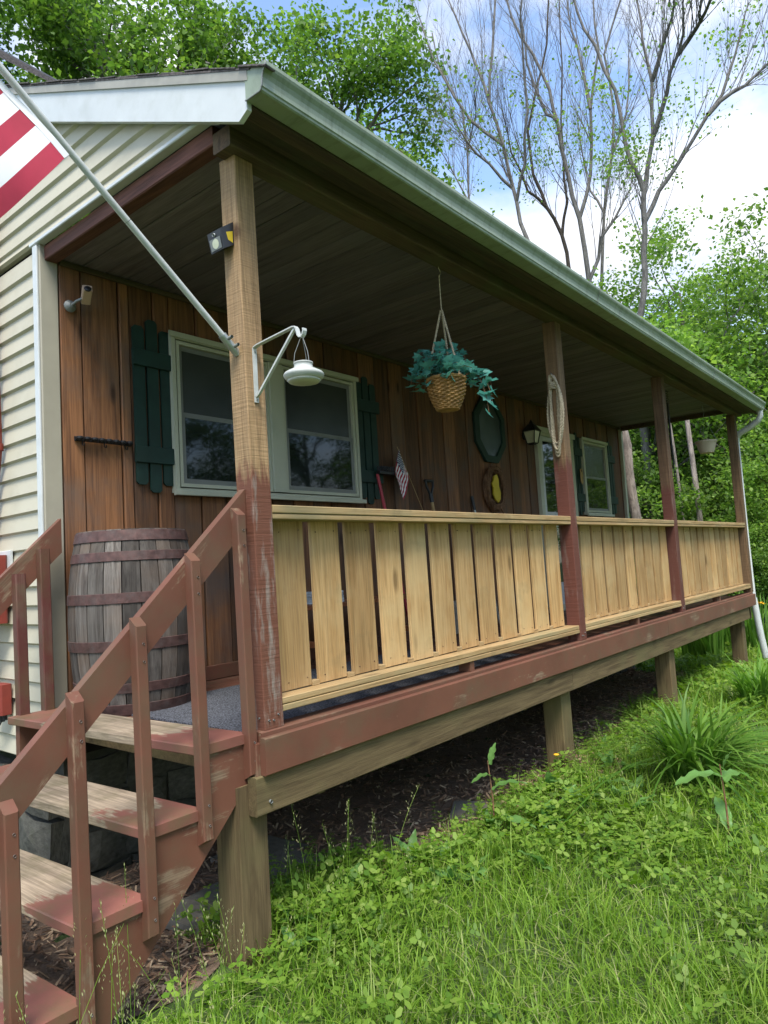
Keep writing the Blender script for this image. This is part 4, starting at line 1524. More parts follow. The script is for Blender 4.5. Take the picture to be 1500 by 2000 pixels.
# elongated octagonal mirror
mir = thing('wall_mirror', 'elongated octagonal mirror with dark green wooden frame on the plank wall', 'mirror', (4.53, D - 0.012, 1.965))
OC = [(-0.12, -0.345), (0.12, -0.345), (0.30, -0.15), (0.30, 0.15), (0.12, 0.345), (-0.12, 0.345), (-0.30, 0.15), (-0.30, -0.15)]
IN = [(x * 0.74, z * 0.80) for x, z in OC]
vs = [(x, 0, z) for x, z in OC] + [(x, -0.028, z) for x, z in OC] + [(x, -0.034, z) for x, z in IN] + [(x, -0.012, z) for x, z in IN]
fs = []
for i in range(8):
    j = (i + 1) % 8
    fs += [(i, j, 8 + j, 8 + i), (8 + i, 8 + j, 16 + j, 16 + i), (16 + i, 16 + j, 24 + j, 24 + i)]
mk('frame', pyd(vs, fs), 'green', mir)
mk('glass', pyd([(x, -0.0125, z) for x, z in IN], [tuple(range(7, -1, -1))]), 'mirror', mir)

# grapevine wreath with a yellow shape
wr_ = thing('wreath', 'brown twig wreath with a yellow figure below the octagonal mirror', 'wreath', (4.52, D - 0.05, 1.34))
tb = TB()
for k in range(26):
    ph = rv.uniform(0, 6.28)
    rr = rv.uniform(0.86, 1.16)
    pts = [((0.165 * rr + 0.014 * math.sin(5 * a + ph)) * math.cos(a), 0.022 * math.sin(3 * a + ph), (0.205 * rr + 0.014 * math.cos(4 * a + ph)) * math.sin(a)) for a in np.linspace(ph, ph + 6.2, 34)]
    tb.tube(pts, rv.uniform(0.004, 0.008), 5)
for k in range(70):
    a = rv.uniform(0, 6.28)
    rr = rv.uniform(0.9, 1.1)
    p = Vector((0.165 * rr * math.cos(a), -0.02, 0.205 * rr * math.sin(a)))
    tb.tube([p, p + Vector((0.05 * math.cos(a + rv.uniform(-.8, .8)), rv.uniform(-0.04, 0.0), 0.05 * math.sin(a + rv.uniform(-.8, .8))))], (0.003, 0.001), 4)
mk('vine_ring', tb.mesh(), 'twig', wr_)
YS = [(-0.035, 0.13), (0.02, 0.15), (0.05, 0.10), (0.045, 0.03), (0.075, -0.04), (0.06, -0.11), (0.02, -0.145), (-0.03, -0.12), (-0.075, -0.06), (-0.06, 0.0), (-0.09, 0.05), (-0.055, 0.08)]
mk('yellow_figure', prism([(x, z) for x, z in YS], 'y', -0.02, -0.004), 'yellow', wr_)
tb = TB().tube([(0.03, -0.02, -0.18), (0.10, -0.03, -0.27), (0.20, -0.02, -0.30)], (0.012, 0.006, 0.003), 6).tube([(0.02, -0.02, -0.2), (0.05, -0.02, -0.36)], (0.012, 0.004), 6)
mk('tail_twig', tb.mesh(), 'twig', wr_)

# lantern beside the door
ln = thing('wall_lantern', 'black carriage lantern on the plank wall beside the storm door', 'lantern', (5.33, D - 0.10, 1.89))
for (x, y) in ((-1, -1), (1, -1), (1, 1), (-1, 1)):
    mk('cage_bar', TB().tube([(0.045 * x, 0.045 * y, 0.0), (0.07 * x, 0.07 * y, 0.135)], 0.006, 5).mesh(), 'black', ln)
mk('roof', lathe([(0.115, 0.135), (0.1, 0.155), (0.05, 0.21), (0.028, 0.225), (0.016, 0.25), (0.004, 0.27)], 4), 'black', ln, (0, 0, 0), (0, 0, math.pi / 4))
mk('base', lathe([(0.03, -0.02), (0.068, -0.004), (0.066, 0.002)], 4), 'black', ln, (0, 0, 0), (0, 0, math.pi / 4))
mk('shade', lathe([(0.058, 0.004), (0.092, 0.132)], 4, False), 'lens', ln, (0, 0, 0), (0, 0, math.pi / 4))
mk('arm', TB().tube([(0, 0.09, 0.08), (0, 0.09, 0.16), (0, 0.05, 0.2), (0, 0.0, 0.215)], 0.01, 6).mesh(), 'black', ln)
mk('wall_plate', lathe([(0.05, 0), (0.045, 0.012)], 14), 'black', ln, (0, 0.1, 0.10), (math.pi / 2, 0, 0))

# wooden tag hanging on the shutter
tg = thing('wooden_tag', 'small pale wooden tag hanging on the green shutter by the door', 'tag', (6.70, D - 0.052, 1.70))
mk('tag_board', prism([(-0.035, 0.0), (0.035, 0.0), (0.035, -0.17), (0.012, -0.20), (-0.03, -0.17)], 'y', -0.004, 0.004), 'slatz', tg)
mk('loop', TB().tube([(0.012 * math.cos(a), -0.006, -0.025 + 0.012 * math.sin(a)) for a in np.linspace(0, 6.28, 13)], 0.003, 5).mesh(), 'black', tg)

# tools leaning against the wall
tl_ = thing('broom', 'push broom with red handle and black bristles upright against the plank wall', 'broom', (2.72, D - 0.2, -0.03))
mk('handle', TB().tube([(0.0, -0.05, 0.0), (-0.115, 0.135, 1.40)], 0.0135, 8).mesh(), 'redhandle', tl_)
b_ = box('brush_block', -0.12, 0.09, 0.10, 0.14, 1.40, 1.425, 'black', tl_)
tb = TB()
for k in range(60):
    x = -0.12 + 0.21 * rv.random()
    y = rv.uniform(0.102, 0.138)
    tb.tube([(x, y, 1.425), (x + rv.uniform(-.015, .015), y, 1.47)], 0.003, 4)
bb = mk('bristles', tb.mesh(), 'black', tl_)
bb['kind'] = 'stuff'
sh = thing('shovel', 'shovel with black D-grip and wooden shaft leaning against the plank wall', 'shovel', (3.36, D - 0.16, -0.03))
mk('shaft', TB().tube([(0, -0.06, 0.12), (0, 0.10, 1.20)], 0.015, 8).mesh(), 'cap', sh)
tb = TB()
tb.tube([(0, 0.098, 1.19), (0, 0.108, 1.27)], 0.02, 8)
tb.tube([(-0.006, 0.108, 1.26), (-0.05, 0.113, 1.34), (-0.056, 0.117, 1.385)], 0.0115, 7)
tb.tube([(0.006, 0.108, 1.26), (0.05, 0.113, 1.34), (0.056, 0.117, 1.385)], 0.0115, 7)
tb.tube([(-0.065, 0.118, 1.39), (0.065, 0.118, 1.39)], 0.0135, 8)
mk('grip', tb.mesh(), 'blackplastic', sh)
mk('blade', prism([(-0.11, 0.30), (0.11, 0.30), (0.115, 0.08), (0.06, 0.01), (-0.06, 0.01), (-0.115, 0.08)], 'y', -0.075, -0.068), 'galv', sh)
sp_ = thing('garden_stick', 'thin tool with black grip and silver shaft against the wall beside the wreath', 'tool', (4.17, D - 0.14, -0.03))
mk('shaft', TB().tube([(0.02, -0.05, 0), (-0.06, 0.1, 1.14)], 0.010, 8).mesh(), 'galv', sp_)
mk('grip', TB().tube([(-0.06, 0.1, 1.14), (-0.07, 0.118, 1.28)], (0.014, 0.017), 8).mesh(), 'blackplastic', sp_)
# two little flags on sticks
def stick_flag(name, label, base, top, fdir, hl, fl):
    d = (top - base).normalized()
    f = flag(name, label, top - d * (hl + 0.03) , d, hl, fdir, fl, 0.010, Vector((0, -1, 0)))
    o = Vector(f.location)
    mk('stick', TB().tube([base - o, top - o], 0.0035, 6).mesh(), 'cap', f)
stick_flag('small_flag', 'small stars and stripes flag on a stick against the plank wall', Vector((3.26, D - 0.05, 1.03)), Vector((2.86, D - 0.09, 1.62)), Vector((-0.42, -0.10, -0.90)).normalized(), 0.25, 0.25)

# bench behind the railing with odds and ends
bn = thing('bench', 'low reddish wooden bench behind the porch railing', 'bench', (1.9, 1.2, -0.038))
for k in range(3):
    box('seat_board', -0.6, 0.6, -0.16 + k * 0.11, -0.06 + k * 0.11, 0.40, 0.425, 'bench', bn)
for x in (-0.5, 0.5):
    for y in (-0.12, 0.12):
        box('leg', x - 0.025, x + 0.025, y - 0.025, y + 0.025, 0.0, 0.3995, 'bench', bn)
    box('brace', x - 0.02, x + 0.02, -0.094, 0.094, 0.15, 0.19, 'bench', bn)
for k in range(5):
    o = box('magazine', 1.55 - 0.1, 1.55 + 0.1, 1.08, 1.08 + 0.26, 0.389 + k * 0.016, 0.389 + k * 0.016 + 0.014, 'paper', None, 0.002, None, (0, 0, rv.uniform(-0.2, 0.2)))
    tag(o, ('topmost', 'second', 'middle', 'fourth', 'lowest')[4 - k] + ' pale printed booklet of the stack on the low bench', 'booklet', 'booklets on the bench')

# fittings on the west wall
cnd = thing('electrical_conduit', 'red painted electrical conduit running up the cream siding', 'conduit', (-0.15, 2.04, 0.8))
mk('pipe', TB().tube([(0, 0.06, 2.4), (0, 0.05, 1.35), (0, 0.02, 1.1), (0, 0.0, 0.62), (0.0, 0.03, 0.5), (0, 0.10, 0.12), (0, 0.12, 0.0)], 0.026, 12).mesh(), 'redmetal', cnd)
for z in (1.35, 0.62):
    mk('coupling', TB().tube([(0, 0.0 if z < 1 else 0.05, z - 0.02), (0, 0.0 if z < 1 else 0.05, z + 0.02)], 0.032, 12).mesh(), 'redmetal', cnd)
mb = thing('meter_box', 'large red painted metal meter box on the cream siding', 'meter box', (-0.19, 2.14, 0.62))
box('box', -0.06, 0.06, -0.16, 0.2, -0.2, 0.18, 'redmetal', mb, 0.012, 'z')
mk('dial_cover', lathe([(0.08, 0), (0.08, 0.012), (0.068, 0.02)], 24), 'redmetal', mb, (-0.061, -0.02, -0.09), (0, -math.pi / 2, 0))
box('white_flange', 0.061, 0.075, -0.19, 0.0, 0.02, 0.205, 'white', mb)
mk('hub', TB().tube([(0, 0.03, 0.18), (0, 0.03, 0.215)], 0.04, 12).mesh(), 'redmetal', mb)
jb = thing('junction_box', 'small red painted outlet box low on the cream siding', 'outlet box', (-0.15, 2.035, 0.0))
box('cover', -0.035, 0.03, -0.062, 0.07, -0.08, 0.085, 'redmetal', jb, 0.01, 'z')
mk('plug', TB().tube([(0, 0.0, -0.08), (0, 0.005, -0.12)], 0.016, 8).tube([(0, -0.03, -0.08), (0, -0.03, -0.11)], 0.014, 8).mesh(), 'black', jb)
mk('cable', TB().tube([(0, 0.005, -0.11), (-0.02, 0.03, -0.17), (-0.01, 0.10, -0.2), (-0.02, 0.2, -0.16), (0, 0.4, -0.2)], 0.005, 6).mesh(), 'black', jb)
og = thing('orange_hose', 'short orange hose hanging under the red meter box', 'hose', (-0.16, 2.16, 0.1))
mk('hose', TB().tube([(0, 0.02, 0.33), (-0.01, 0.0, 0.22), (-0.01, -0.03, 0.12), (0, 0.0, 0.0), (0.0, 0.05, -0.06)], 0.022, 10).mesh(), 'orange', og)
mk('clamp', TB().tube([(-0.01, -0.03, 0.11), (-0.01, -0.028, 0.13)], 0.025, 10).mesh(), 'white', og)

# pavers
def paver(x, y, w, d, a, lab):
    z = float(gz(x, y))
    o = mk('paver', cbox(w, d, 0.05, 0.006), 'paver', None, (x, y, z + 0.012), (random.uniform(-.02, .02), random.uniform(-.02, .02), a))
    tag(o, lab, 'paver', 'pavers in the mulch bed')
paver(0.66, 0.66, 0.40, 0.40, 0.12, 'square grey paver half under weeds just right of the corner support')
paver(0.19, 0.60, 0.40, 0.40, 0.05, 'dark paver behind the corner support post')
paver(0.86, 1.10, 0.40, 0.40, 0.1, 'shaded grey paver deepest under the porch')
paver(1.78, 0.27, 0.24, 0.22, 0.5, 'small tan paver lying alone in the bark mulch')

# ------------------------------------------------------------------ lawn
def blades(x, y, h, w, bend, az, name, mat, seg=3, z=None):
    n = len(x)
    z = gz(x, y) - 0.01 if z is None else z
    base = np.stack([x, y, z], -1)
    dirv = np.stack([np.cos(az), np.sin(az), np.zeros(n)], -1)
    side = np.stack([-np.sin(az), np.cos(az), np.zeros(n)], -1)
    V = np.empty((n, (seg + 1) * 2, 3), np.float32)
    for k in range(seg + 1):
        t = k / seg
        wv = w * (1 - t ** 1.6) * 0.5 + 0.0004
        c = base + dirv * (bend * h * t * t)[:, None] + np.array([0, 0, 1.0]) * (h * (t - 0.42 * np.clip(bend, 0, 1.6) * t * t * t * 0.8))[:, None]
        V[:, 2 * k] = c - side * wv[:, None]
        V[:, 2 * k + 1] = c + side * wv[:, None]
    idx = np.arange(n)[:, None, None] * (seg + 1) * 2
    q = np.array([[2 * k, 2 * k + 1, 2 * k + 3, 2 * k + 2] for k in range(seg)])[None]
    F = (idx + q).reshape(-1, 4)
    me = arr(V.reshape(-1, 3), F, 4)
    me.polygons.foreach_set('use_smooth', np.ones(len(me.polygons), bool))
    return mk(name, me, mat)

def lawn_points(n, near=0.6):
    """scatter over the lawn, thicker towards the house front where one stands"""
    r_ = rng.random(n)
    d = 0.7 + 12.5 * r_ ** 1.75
    a = rng.uniform(R(14), R(126), n)         # bearing clockwise from +Y
    x = CAM.x + d * np.sin(a)
    y = CAM.y + d * np.cos(a)
    e = lawn_edge(x) + rng.normal(0, 0.07, n)
    k = ((y < e) | (x < -0.95) | (x > 8.45)) & ~((x > -1.0) & (x < -0.1) & (y > 0.05) & (y < 1.45)) & ~((x < 8.4) & (x > -0.15) & (y > 1.5))
    k &= ~((x < -0.1) & (y > 1.5) & (x > -0.3))
    return x[k], y[k], d[k]

def lawn():
    x, y, d = lawn_points(250000)
    n = len(x)
    patch = 0.5 + 0.5 * np.sin(2.3 * x + 1.1 * y) * np.sin(1.7 * y - 0.8 * x + 2) + 0.4 * np.sin(6 * x - 3 * y)
    h = rng.gamma(5, 0.018, n) * (0.75 + 0.5 * np.clip(patch, 0, 1.4)) * (0.85 + 0.03 * d)
    h = np.clip(h, 0.03, 0.27)
    w = rng.uniform(0.0025, 0.006, n) * (0.8 + 0.18 * d)
    g = blades(x, y, h, w, rng.gamma(2.2, 0.3, n), rng.uniform(0, 6.283, n), 'grass', 'grass')
    struct(g, 'stuff')
    g['label'] = 'uncut green lawn grass in front of the porch'
    g['category'] = 'grass'
    # clover and other small broad leaves between the blades
    x, y, d = lawn_points(130000)
    m2 = np.sin(2.0 * x + 3.1 * y) + np.sin(3.3 * x - 1.9 * y + 1) + 1.6 * np.exp(-((y - lawn_edge(x)) / 0.35) ** 2) + rng.normal(0, 0.9, len(x))
    k = m2 > 0.7
    x, y, d = x[k], y[k], d[k]
    n = len(x)
    hz = rng.uniform(0.02, 0.13, n) * (0.7 + 0.6 * rng.random(n))
    s = rng.uniform(0.007, 0.017, n) * (0.75 + 0.16 * d)
    c0 = np.stack([x, y, gz(x, y) + hz], -1)
    a0 = rng.uniform(0, 6.283, n)
    tilt = rng.normal(0, 0.35, (n, 2))
    Vs = []
    for q in range(3):
        a = a0 + q * 2.094
        dv = np.stack([np.cos(a), np.sin(a), np.cos(a) * tilt[:, 0] + np.sin(a) * tilt[:, 1] + 0.1], -1)
        sv = np.stack([-np.sin(a), np.cos(a), -np.sin(a) * tilt[:, 0] + np.cos(a) * tilt[:, 1]], -1)
        S = s[:, None]
        Vs.append(np.stack([c0, c0 + dv * S * 0.75 + sv * S * 0.62, c0 + dv * S * 1.7 + sv * S * 0.3, c0 + dv * S * 1.7 - sv * S * 0.3, c0 + dv * S * 0.75 - sv * S * 0.62], 1))
    V = np.concatenate(Vs).reshape(-1, 3)
    F = np.arange(len(V)).reshape(-1, 5)
    c = mk('clover', arr(V, F, 5), 'clover')
    struct(c, 'stuff')
    c['label'] = 'low clover and small broad leaved weeds through the lawn'
    c['category'] = 'weeds'
lawn()

def thatch():
    x, y, d = lawn_points(8000)
    n = len(x)
    az = rng.uniform(0, 6.283, n)
    t_ = blades(x, y, rng.uniform(0.03, 0.10, n), rng.uniform(0.002, 0.0045, n) * (0.8 + 0.15 * d), rng.uniform(1.2, 2.6, n), az, 'dead_grass', 'seed', 3, gz(x, y) + 0.005)
    struct(t_, 'stuff')
    t_['label'] = 'dry straw coloured grass lying between the green blades'
    t_['category'] = 'grass'
thatch()

# whorled bedstraw-like weeds along the bed edge and seed heads by the steps
def sprigs():
    n = 900
    x = rng.uniform(-0.4, 6.5, n)
    y = lawn_edge(x) + rng.normal(-0.12, 0.13, n)
    k = ~((x < 0.05) & (y > 0.0))
    x, y = x[k], y[k]
    V, F = [], []
    m = 0
    for i in range(len(x)):
        h = rng.uniform(0.06, 0.22)
        zz = float(gz(x[i], y[i]))
        lx, ly = rng.normal(0, 0.25, 2)
        for lv in range(int(3 + h * 22)):
            t = (lv + 1) / (4 + h * 22)
            p = np.array([x[i] + lx * h * t, y[i] + ly * h * t, zz + h * t])
            for q in range(5):
                a = q * 1.257 + lv * 0.6
                L = 0.022 * (1.1 - 0.5 * t)
                d_ = np.array([math.cos(a), math.sin(a), 0.35])
                s_v = np.array([-math.sin(a), math.cos(a), 0]) * 0.0032
                V += [p, p + d_ * L * 0.55 + s_v, p + d_ * L, p + d_ * L * 0.55 - s_v]
                F.append((m, m + 1, m + 2, m + 3))
                m += 4
    o = mk('bedstraw', arr(np.array(V), np.array(F), 4), 'clover')
    struct(o, 'stuff')
    o['label'] = 'feathery low weeds along the edge of the mulch bed'
    o['category'] = 'weeds'
sprigs()

def seed_grass():
    tb = TB()
    V, F = [], []
    m = 0
    spots = []
    for k in range(70):
        u = rng.random()
        if u < 0.62:
            spots.append((rng.uniform(-1.25, -0.18), rng.uniform(-0.45, 0.0)))
        elif u < 0.82:
            spots.append((rng.uniform(-0.1, 0.5), rng.uniform(-0.35, 0.02)))
        else:
            spots.append((rng.uniform(0.5, 3.5), rng.uniform(-1.0, 0.0)))
    for (x, y) in spots:
        z = float(gz(x, y))
        h = rng.uniform(0.25, 0.56)
        lx, ly = rng.normal(0, 0.16, 2)
        pts = [np.array([x + lx * t * t * h, y + ly * t * t * h, z + h * t]) for t in np.linspace(0, 1, 6)]
        tb.tube(pts, np.linspace(0.0013, 0.0006, 6), 4)
        for j in range(26):
            t = 0.66 + 0.34 * j / 26
            p = np.array([x + lx * t * t * h, y + ly * t * t * h, z + h * t])
            sp = 0.034 * (1.05 - (t - 0.66) / 0.34)
            a = rng.uniform(0, 6.28)
            e = p + np.array([math.cos(a) * sp, math.sin(a) * sp, rng.uniform(-0.006, 0.02)])
            s_ = np.array([math.cos(a + 1.2), math.sin(a + 1.2), 0.3]) * 0.0016
            d_ = np.array([math.cos(a) * 0.4, math.sin(a) * 0.4, 0.8]) * 0.006
            V += [e - d_, e + s_, e + d_, e - s_]
            F.append((m, m + 1, m + 2, m + 3))
            m += 4
    o = mk('seed_grass', tb.mesh(), 'grass')
    struct(o, 'stuff')
    o['label'] = 'tall thin grass stalks gone to seed in front of the steps'
    o['category'] = 'grass'
    o2 = mk('seed_head', arr(np.array(V), np.array(F), 4), 'seed', o)
    o2['kind'] = 'stuff'
seed_grass()

# strap-leaved clumps
def clump(name, label, cat, x, y, n, h, w, spread, bendy, mat, seg=7, group=None):
    r_ = np.random.default_rng(int(abs(x * 100 + y * 1000)) + n)
    az = r_.uniform(0, 6.283, n)
    hh = h * r_.uniform(0.55, 1.1, n)
    rad = spread * np.sqrt(r_.random(n))
    bx, by = rad * np.cos(az + r_.normal(0, 0.7, n)), rad * np.sin(az + r_.normal(0, 0.7, n))
    bend = r_.gamma(5, bendy / 5, n)
    z0 = float(gz(x, y))
    V = np.empty((n, (seg + 1) * 2, 3))
    tw = r_.normal(0, 0.35, n)
    for k in range(seg + 1):
        t = k / seg
        wv = w * r_.uniform(0.8, 1.2, n) * (math.sin(math.pi * (0.22 + 0.78 * t)) ** 0.8 if t < 1 else 0) * 0.5 + 0.0006
        th = bend * t * 1.5
        L = hh * t
        hor = hh * bend * t * t * 0.62
        ver = hh * (t - 0.36 * bend * t ** 2.6)
        a2 = az + tw * t
        c = np.stack([bx + np.cos(a2) * hor, by + np.sin(a2) * hor, np.maximum(ver, -0.0) - 0.01], -1)
        sd_ = np.stack([-np.sin(a2), np.cos(a2), np.full(n, 0.15)], -1)
        V[:, 2 * k] = c - sd_ * wv[:, None]
        V[:, 2 * k + 1] = c + sd_ * wv[:, None]
    idx = np.arange(n)[:, None, None] * (seg + 1) * 2
    q = np.array([[2 * k, 2 * k + 1, 2 * k + 3, 2 * k + 2] for k in range(seg)])[None]
    me = arr(V.reshape(-1, 3), (idx + q).reshape(-1, 4), 4)
    me.polygons.foreach_set('use_smooth', np.ones(len(me.polygons), bool))
    o = thing(name, label, cat, (x, y, z0), group)
    mk('leaves', me, mat, o)
    return o
clump('daylily', 'largest arching daylily clump on the lawn in front of the second support post', 'daylily', 2.82, -0.74, 260, 0.68, 0.020, 0.16, 1.3, 'lily', group='strap leaved clumps')
clump('daylily', 'daylily clump at the right edge near the end of the porch', 'daylily', 5.35, -0.62, 200, 0.62, 0.02, 0.16, 1.1, 'lily', group='strap leaved clumps')
for i, (x, y, lab) in enumerate(((9.2, 0.95, 'upright iris clump seen under the porch left of the last support post'), (9.6, 0.35, 'upright iris clump between the last support post and the downspout'), (10.4, 0.9, 'iris clump furthest back beyond the porch end'))):
    cl_ = clump('iris', lab, 'iris', x, y, 130, 0.95, 0.032, 0.28, 0.38, 'lily', group='strap leaved clumps')
    tb = TB()
    V, F = [], []
    for k in range(5):
        px, py = rv.uniform(-.25, .25), rv.uniform(-.25, .25)
        hh = rv.uniform(0.6, 0.85)
        tb.tube([(px, py, 0), (px * 1.2, py * 1.2, hh)], 0.006, 5)
        for q in range(5):
            a = q * 1.257
            m_0 = len(V)
            c0 = Vector((px * 1.2, py * 1.2, hh))
            d_ = Vector((math.cos(a), math.sin(a), 0.15))
            s_v = Vector((-math.sin(a), math.cos(a), 0)) * 0.02
            V += [c0, c0 + d_ * 0.03 + s_v, c0 + d_ * 0.065 - Vector((0, 0, 0.02)), c0 + d_ * 0.03 - s_v]
            F.append((m_0, m_0 + 1, m_0 + 2, m_0 + 3))
    mk('stalk', tb.mesh(), 'lily', cl_)
    mk('flower', pyd(V, F), 'petal', cl_)

# broad dock plants
def dock_leaf(L, Wd, wave, droop):
    vs, fs = [], []
    n = 11
    for k in range(n):
        t = k / (n - 1)
        wv = Wd * math.sin(math.pi * min(1, 0.08 + t * 0.92)) ** 0.75
        z = 0.25 * L * t - droop * L * t * t
        for j, s in enumerate((-1, -0.5, 0, 0.5, 1)):
            vs.append((L * t, s * wv * (1 + 0.12 * math.sin(k * 2.3 + j)), z + wave * abs(s) * math.sin(k * 1.9 + s * 2) + 0.18 * wv * abs(s)))
    for k in range(n - 1):
        for j in range(4):
            fs.append((k * 5 + j, k * 5 + j + 1, k * 5 + j + 6, k * 5 + j + 5))
    return pyd(vs, fs)
DL = [dock_leaf(0.24, 0.038, 0.008, 0.5), dock_leaf(0.20, 0.045, 0.01, 0.85), dock_leaf(0.16, 0.03, 0.006, 0.25)]
def dock(x, y, h, leaves, lab, grp):
    o = thing('dock_plant', lab, 'weed', (x, y, float(gz(x, y))), grp)
    if h > 0.12:
        mk('stem', TB().tube([(0, 0, 0), (0.01, 0.005, h * 0.5), (0.0, 0.015, h)], (0.006, 0.005, 0.003), 6).mesh(), 'twig', o)
    for (t, a, k, s, pit) in leaves:
        q = mk('leaf', DL[k], 'dock', o, (0, 0, h * t), (0, -pit, a), smooth=True)
        q.scale = (s, s, s)
dock(1.52, -0.06, 0.40, [(0.95, R(-10), 2, 0.75, R(62)), (0.8, R(150), 1, 0.55, R(20)), (0.62, R(-45), 0, 0.8, R(18)), (0.15, R(-80), 1, 1.0, R(35)), (0.1, R(200), 0, 0.8, R(45)), (0.05, R(60), 2, 0.9, R(40))], 'tall dock weed with upright leaf beside the small tan paver', 'dock weeds')
dock(2.02, -1.12, 0.40, [(0.95, R(-60), 2, 0.6, R(60)), (0.85, R(140), 0, 1.15, R(10)), (0.8, R(-20), 1, 0.9, R(25)), (0.2, R(30), 0, 0.9, R(40)), (0.1, R(250), 2, 0.9, R(40))], 'tall dock weed at the right edge of the lawn', 'dock weeds')
for i in range(34):
    x = rng.uniform(0.0, 3.4)
    y = float(lawn_edge(x)) - abs(rng.normal(0.05, 0.35)) - 0.04
    lv = [(0.3, rng.uniform(0, 6.28), int(rng.integers(0, 3)), rng.uniform(0.35, 0.75), R(rng.uniform(25, 70))) for _ in range(int(rng.integers(3, 7)))]
    dock(x, y, 0.06, lv, 'low broad leaved weed rosette in the lawn near the porch', 'low weed rosettes')

# orange hawkweed by the second support
hw = thing('hawkweed', 'tiny orange flower on a thin stalk by the second support post', 'flower', (2.42, 0.0, float(gz(2.42, 0.0))))
mk('stalk', TB().tube([(0, 0, 0), (0.01, 0, 0.17)], 0.002, 5).mesh(), 'lily', hw)
mk('blossom', lathe([(0.003, 0.165), (0.018, 0.178), (0.016, 0.181), (0.004, 0.18)], 12), 'petal', hw)

# ------------------------------------------------------------------ trees
def leaf_cloud(centres, n_each, spread, size, r_, up_=1.1):
    """folded leaf faces scattered round the twig ends"""
    C = np.repeat(np.asarray(centres, float), n_each, axis=0)
    n = len(C)
    C = C + r_.normal(0, 1, (n, 3)) * np.array([spread, spread, spread * 0.6])
    d = r_.normal(0, 1, (n, 3))
    d[:, 2] -= 0.35
    d /= np.linalg.norm(d, axis=1)[:, None]
    nr = r_.normal(0, 1, (n, 3))
    nr[:, 2] = np.abs(nr[:, 2]) + up_
    s = np.cross(d, nr)
    s /= np.linalg.norm(s, axis=1)[:, None] + 1e-9
    L = (size * r_.uniform(0.5, 1.5, n))[:, None]
    f = np.cross(s, d) * L * 0.12
    V = np.stack([C, C + d * L * 0.5 + s * L * 0.36 + f, C + d * L, C + d * L * 0.5 - s * L * 0.36 + f], 1).reshape(-1, 3)
    return V, np.arange(n * 4).reshape(-1, 4)

def grow(tb, tips, p, d, L, r, lvl, maxl, r_, nb, ang, upw, wander=0.14, sides=(9, 7, 5, 4, 3, 3), taper=0.45, lf=1.0):
    n = 7 if lvl < 2 else 5
    pts = [p.copy()]
    q, dd = p.copy(), d.copy()
    for k in range(n - 1):
        dd = dd + r_.normal(0, wander, 3)
        dd[2] += upw * (0.5 if lvl else 0.15)
        dd /= np.linalg.norm(dd)
        q = q + dd * (L / (n - 1))
        pts.append(q.copy())
    rad = np.linspace(r, r * taper, n)
    tb.tube(pts, rad, sides[min(lvl, len(sides) - 1)])
    if lvl >= maxl:
        tips.append(pts[-1])
        tips.append(pts[-2])
        return
    k_ = nb[min(lvl, len(nb) - 1)]
    for j in range(k_):
        t = 0.32 + 0.68 * (j + r_.random()) / k_
        i0 = min(int(t * (n - 1)), n - 2)
        fr = t * (n - 1) - i0
        bp = pts[i0] * (1 - fr) + pts[i0 + 1] * fr
        axd = (pts[i0 + 1] - pts[i0])
        axd /= np.linalg.norm(axd)
        a = r_.uniform(0, 6.283)
        ref = np.array([0, 0, 1.0]) if abs(axd[2]) < 0.9 else np.array([1.0, 0, 0])
        u = np.cross(axd, ref); u /= np.linalg.norm(u)
        w = np.cross(axd, u)
        an = ang[min(lvl, len(ang) - 1)] * r_.uniform(0.7, 1.3)
        nd = axd * math.cos(an) + (u * math.cos(a) + w * math.sin(a)) * math.sin(an)
        grow(tb, tips, bp, nd, L * (lf if lvl == 0 else 1.0) * r_.uniform(0.5, 0.72) * (1.15 - 0.35 * t), r * (1 - 0.5 * t) * 0.6, lvl + 1, maxl, r_, nb, ang, upw, wander, sides, taper, lf)
    tips.append(pts[-1])

def tree_proto(seed, H, r, nb, ang, upw, n_each, spread, size, maxl=3, trunk=0.62, keep=1.0, lf=1.0):
    r_ = np.random.default_rng(seed)
    tb, tips = TB(), []
    grow(tb, tips, np.array([0, 0, -0.2]), np.array([r_.normal(0, .04), r_.normal(0, .04), 1.0]), H * trunk, r, 0, maxl, r_, nb, ang, upw, lf=lf)
    tips = np.array(tips)
    if keep < 1:
        tips = tips[r_.random(len(tips)) < keep]
    V, F = leaf_cloud(tips, n_each, spread, size, r_)
    return tb.mesh(), arr(V, F, 4)

PA = tree_proto(11, 17, 0.24, (17, 6, 4), (1.0, 0.8, 0.8), 0.06, 58, 0.28, 0.12, 3, 0.86, 0.9, 0.33)
PB = tree_proto(12, 13, 0.17, (13, 6, 4), (0.95, 0.8, 0.8), 0.07, 40, 0.26, 0.12, 3, 0.72, 0.7, 0.6)
PC = tree_proto(13, 10, 0.12, (11, 5, 4), (0.95, 0.85, 0.8), 0.05, 40, 0.25, 0.115, 3, 0.7, 0.75, 0.7)
PS = tree_proto(14, 4.2, 0.045, (10, 5, 3), (0.9, 0.8, 0.8), 0.06, 40, 0.18, 0.085, 3, 0.8)
PW = tree_proto(21, 12, 0.085, (12, 5, 3), (0.8, 0.75, 0.75), 0.07, 30, 0.24, 0.105, 3, 0.85, 0.75, 0.42)
PT = tree_proto(15, 15, 0.13, (12, 5, 4), (0.6, 0.6, 0.6), 0.12, 18, 0.18, 0.085, 3, 0.66)
print('tree faces', [len(p[1].polygons) for p in (PA, PB, PC, PS, PT, PW)], [len(p[0].polygons) for p in (PA, PB, PC, PS, PT, PW)])
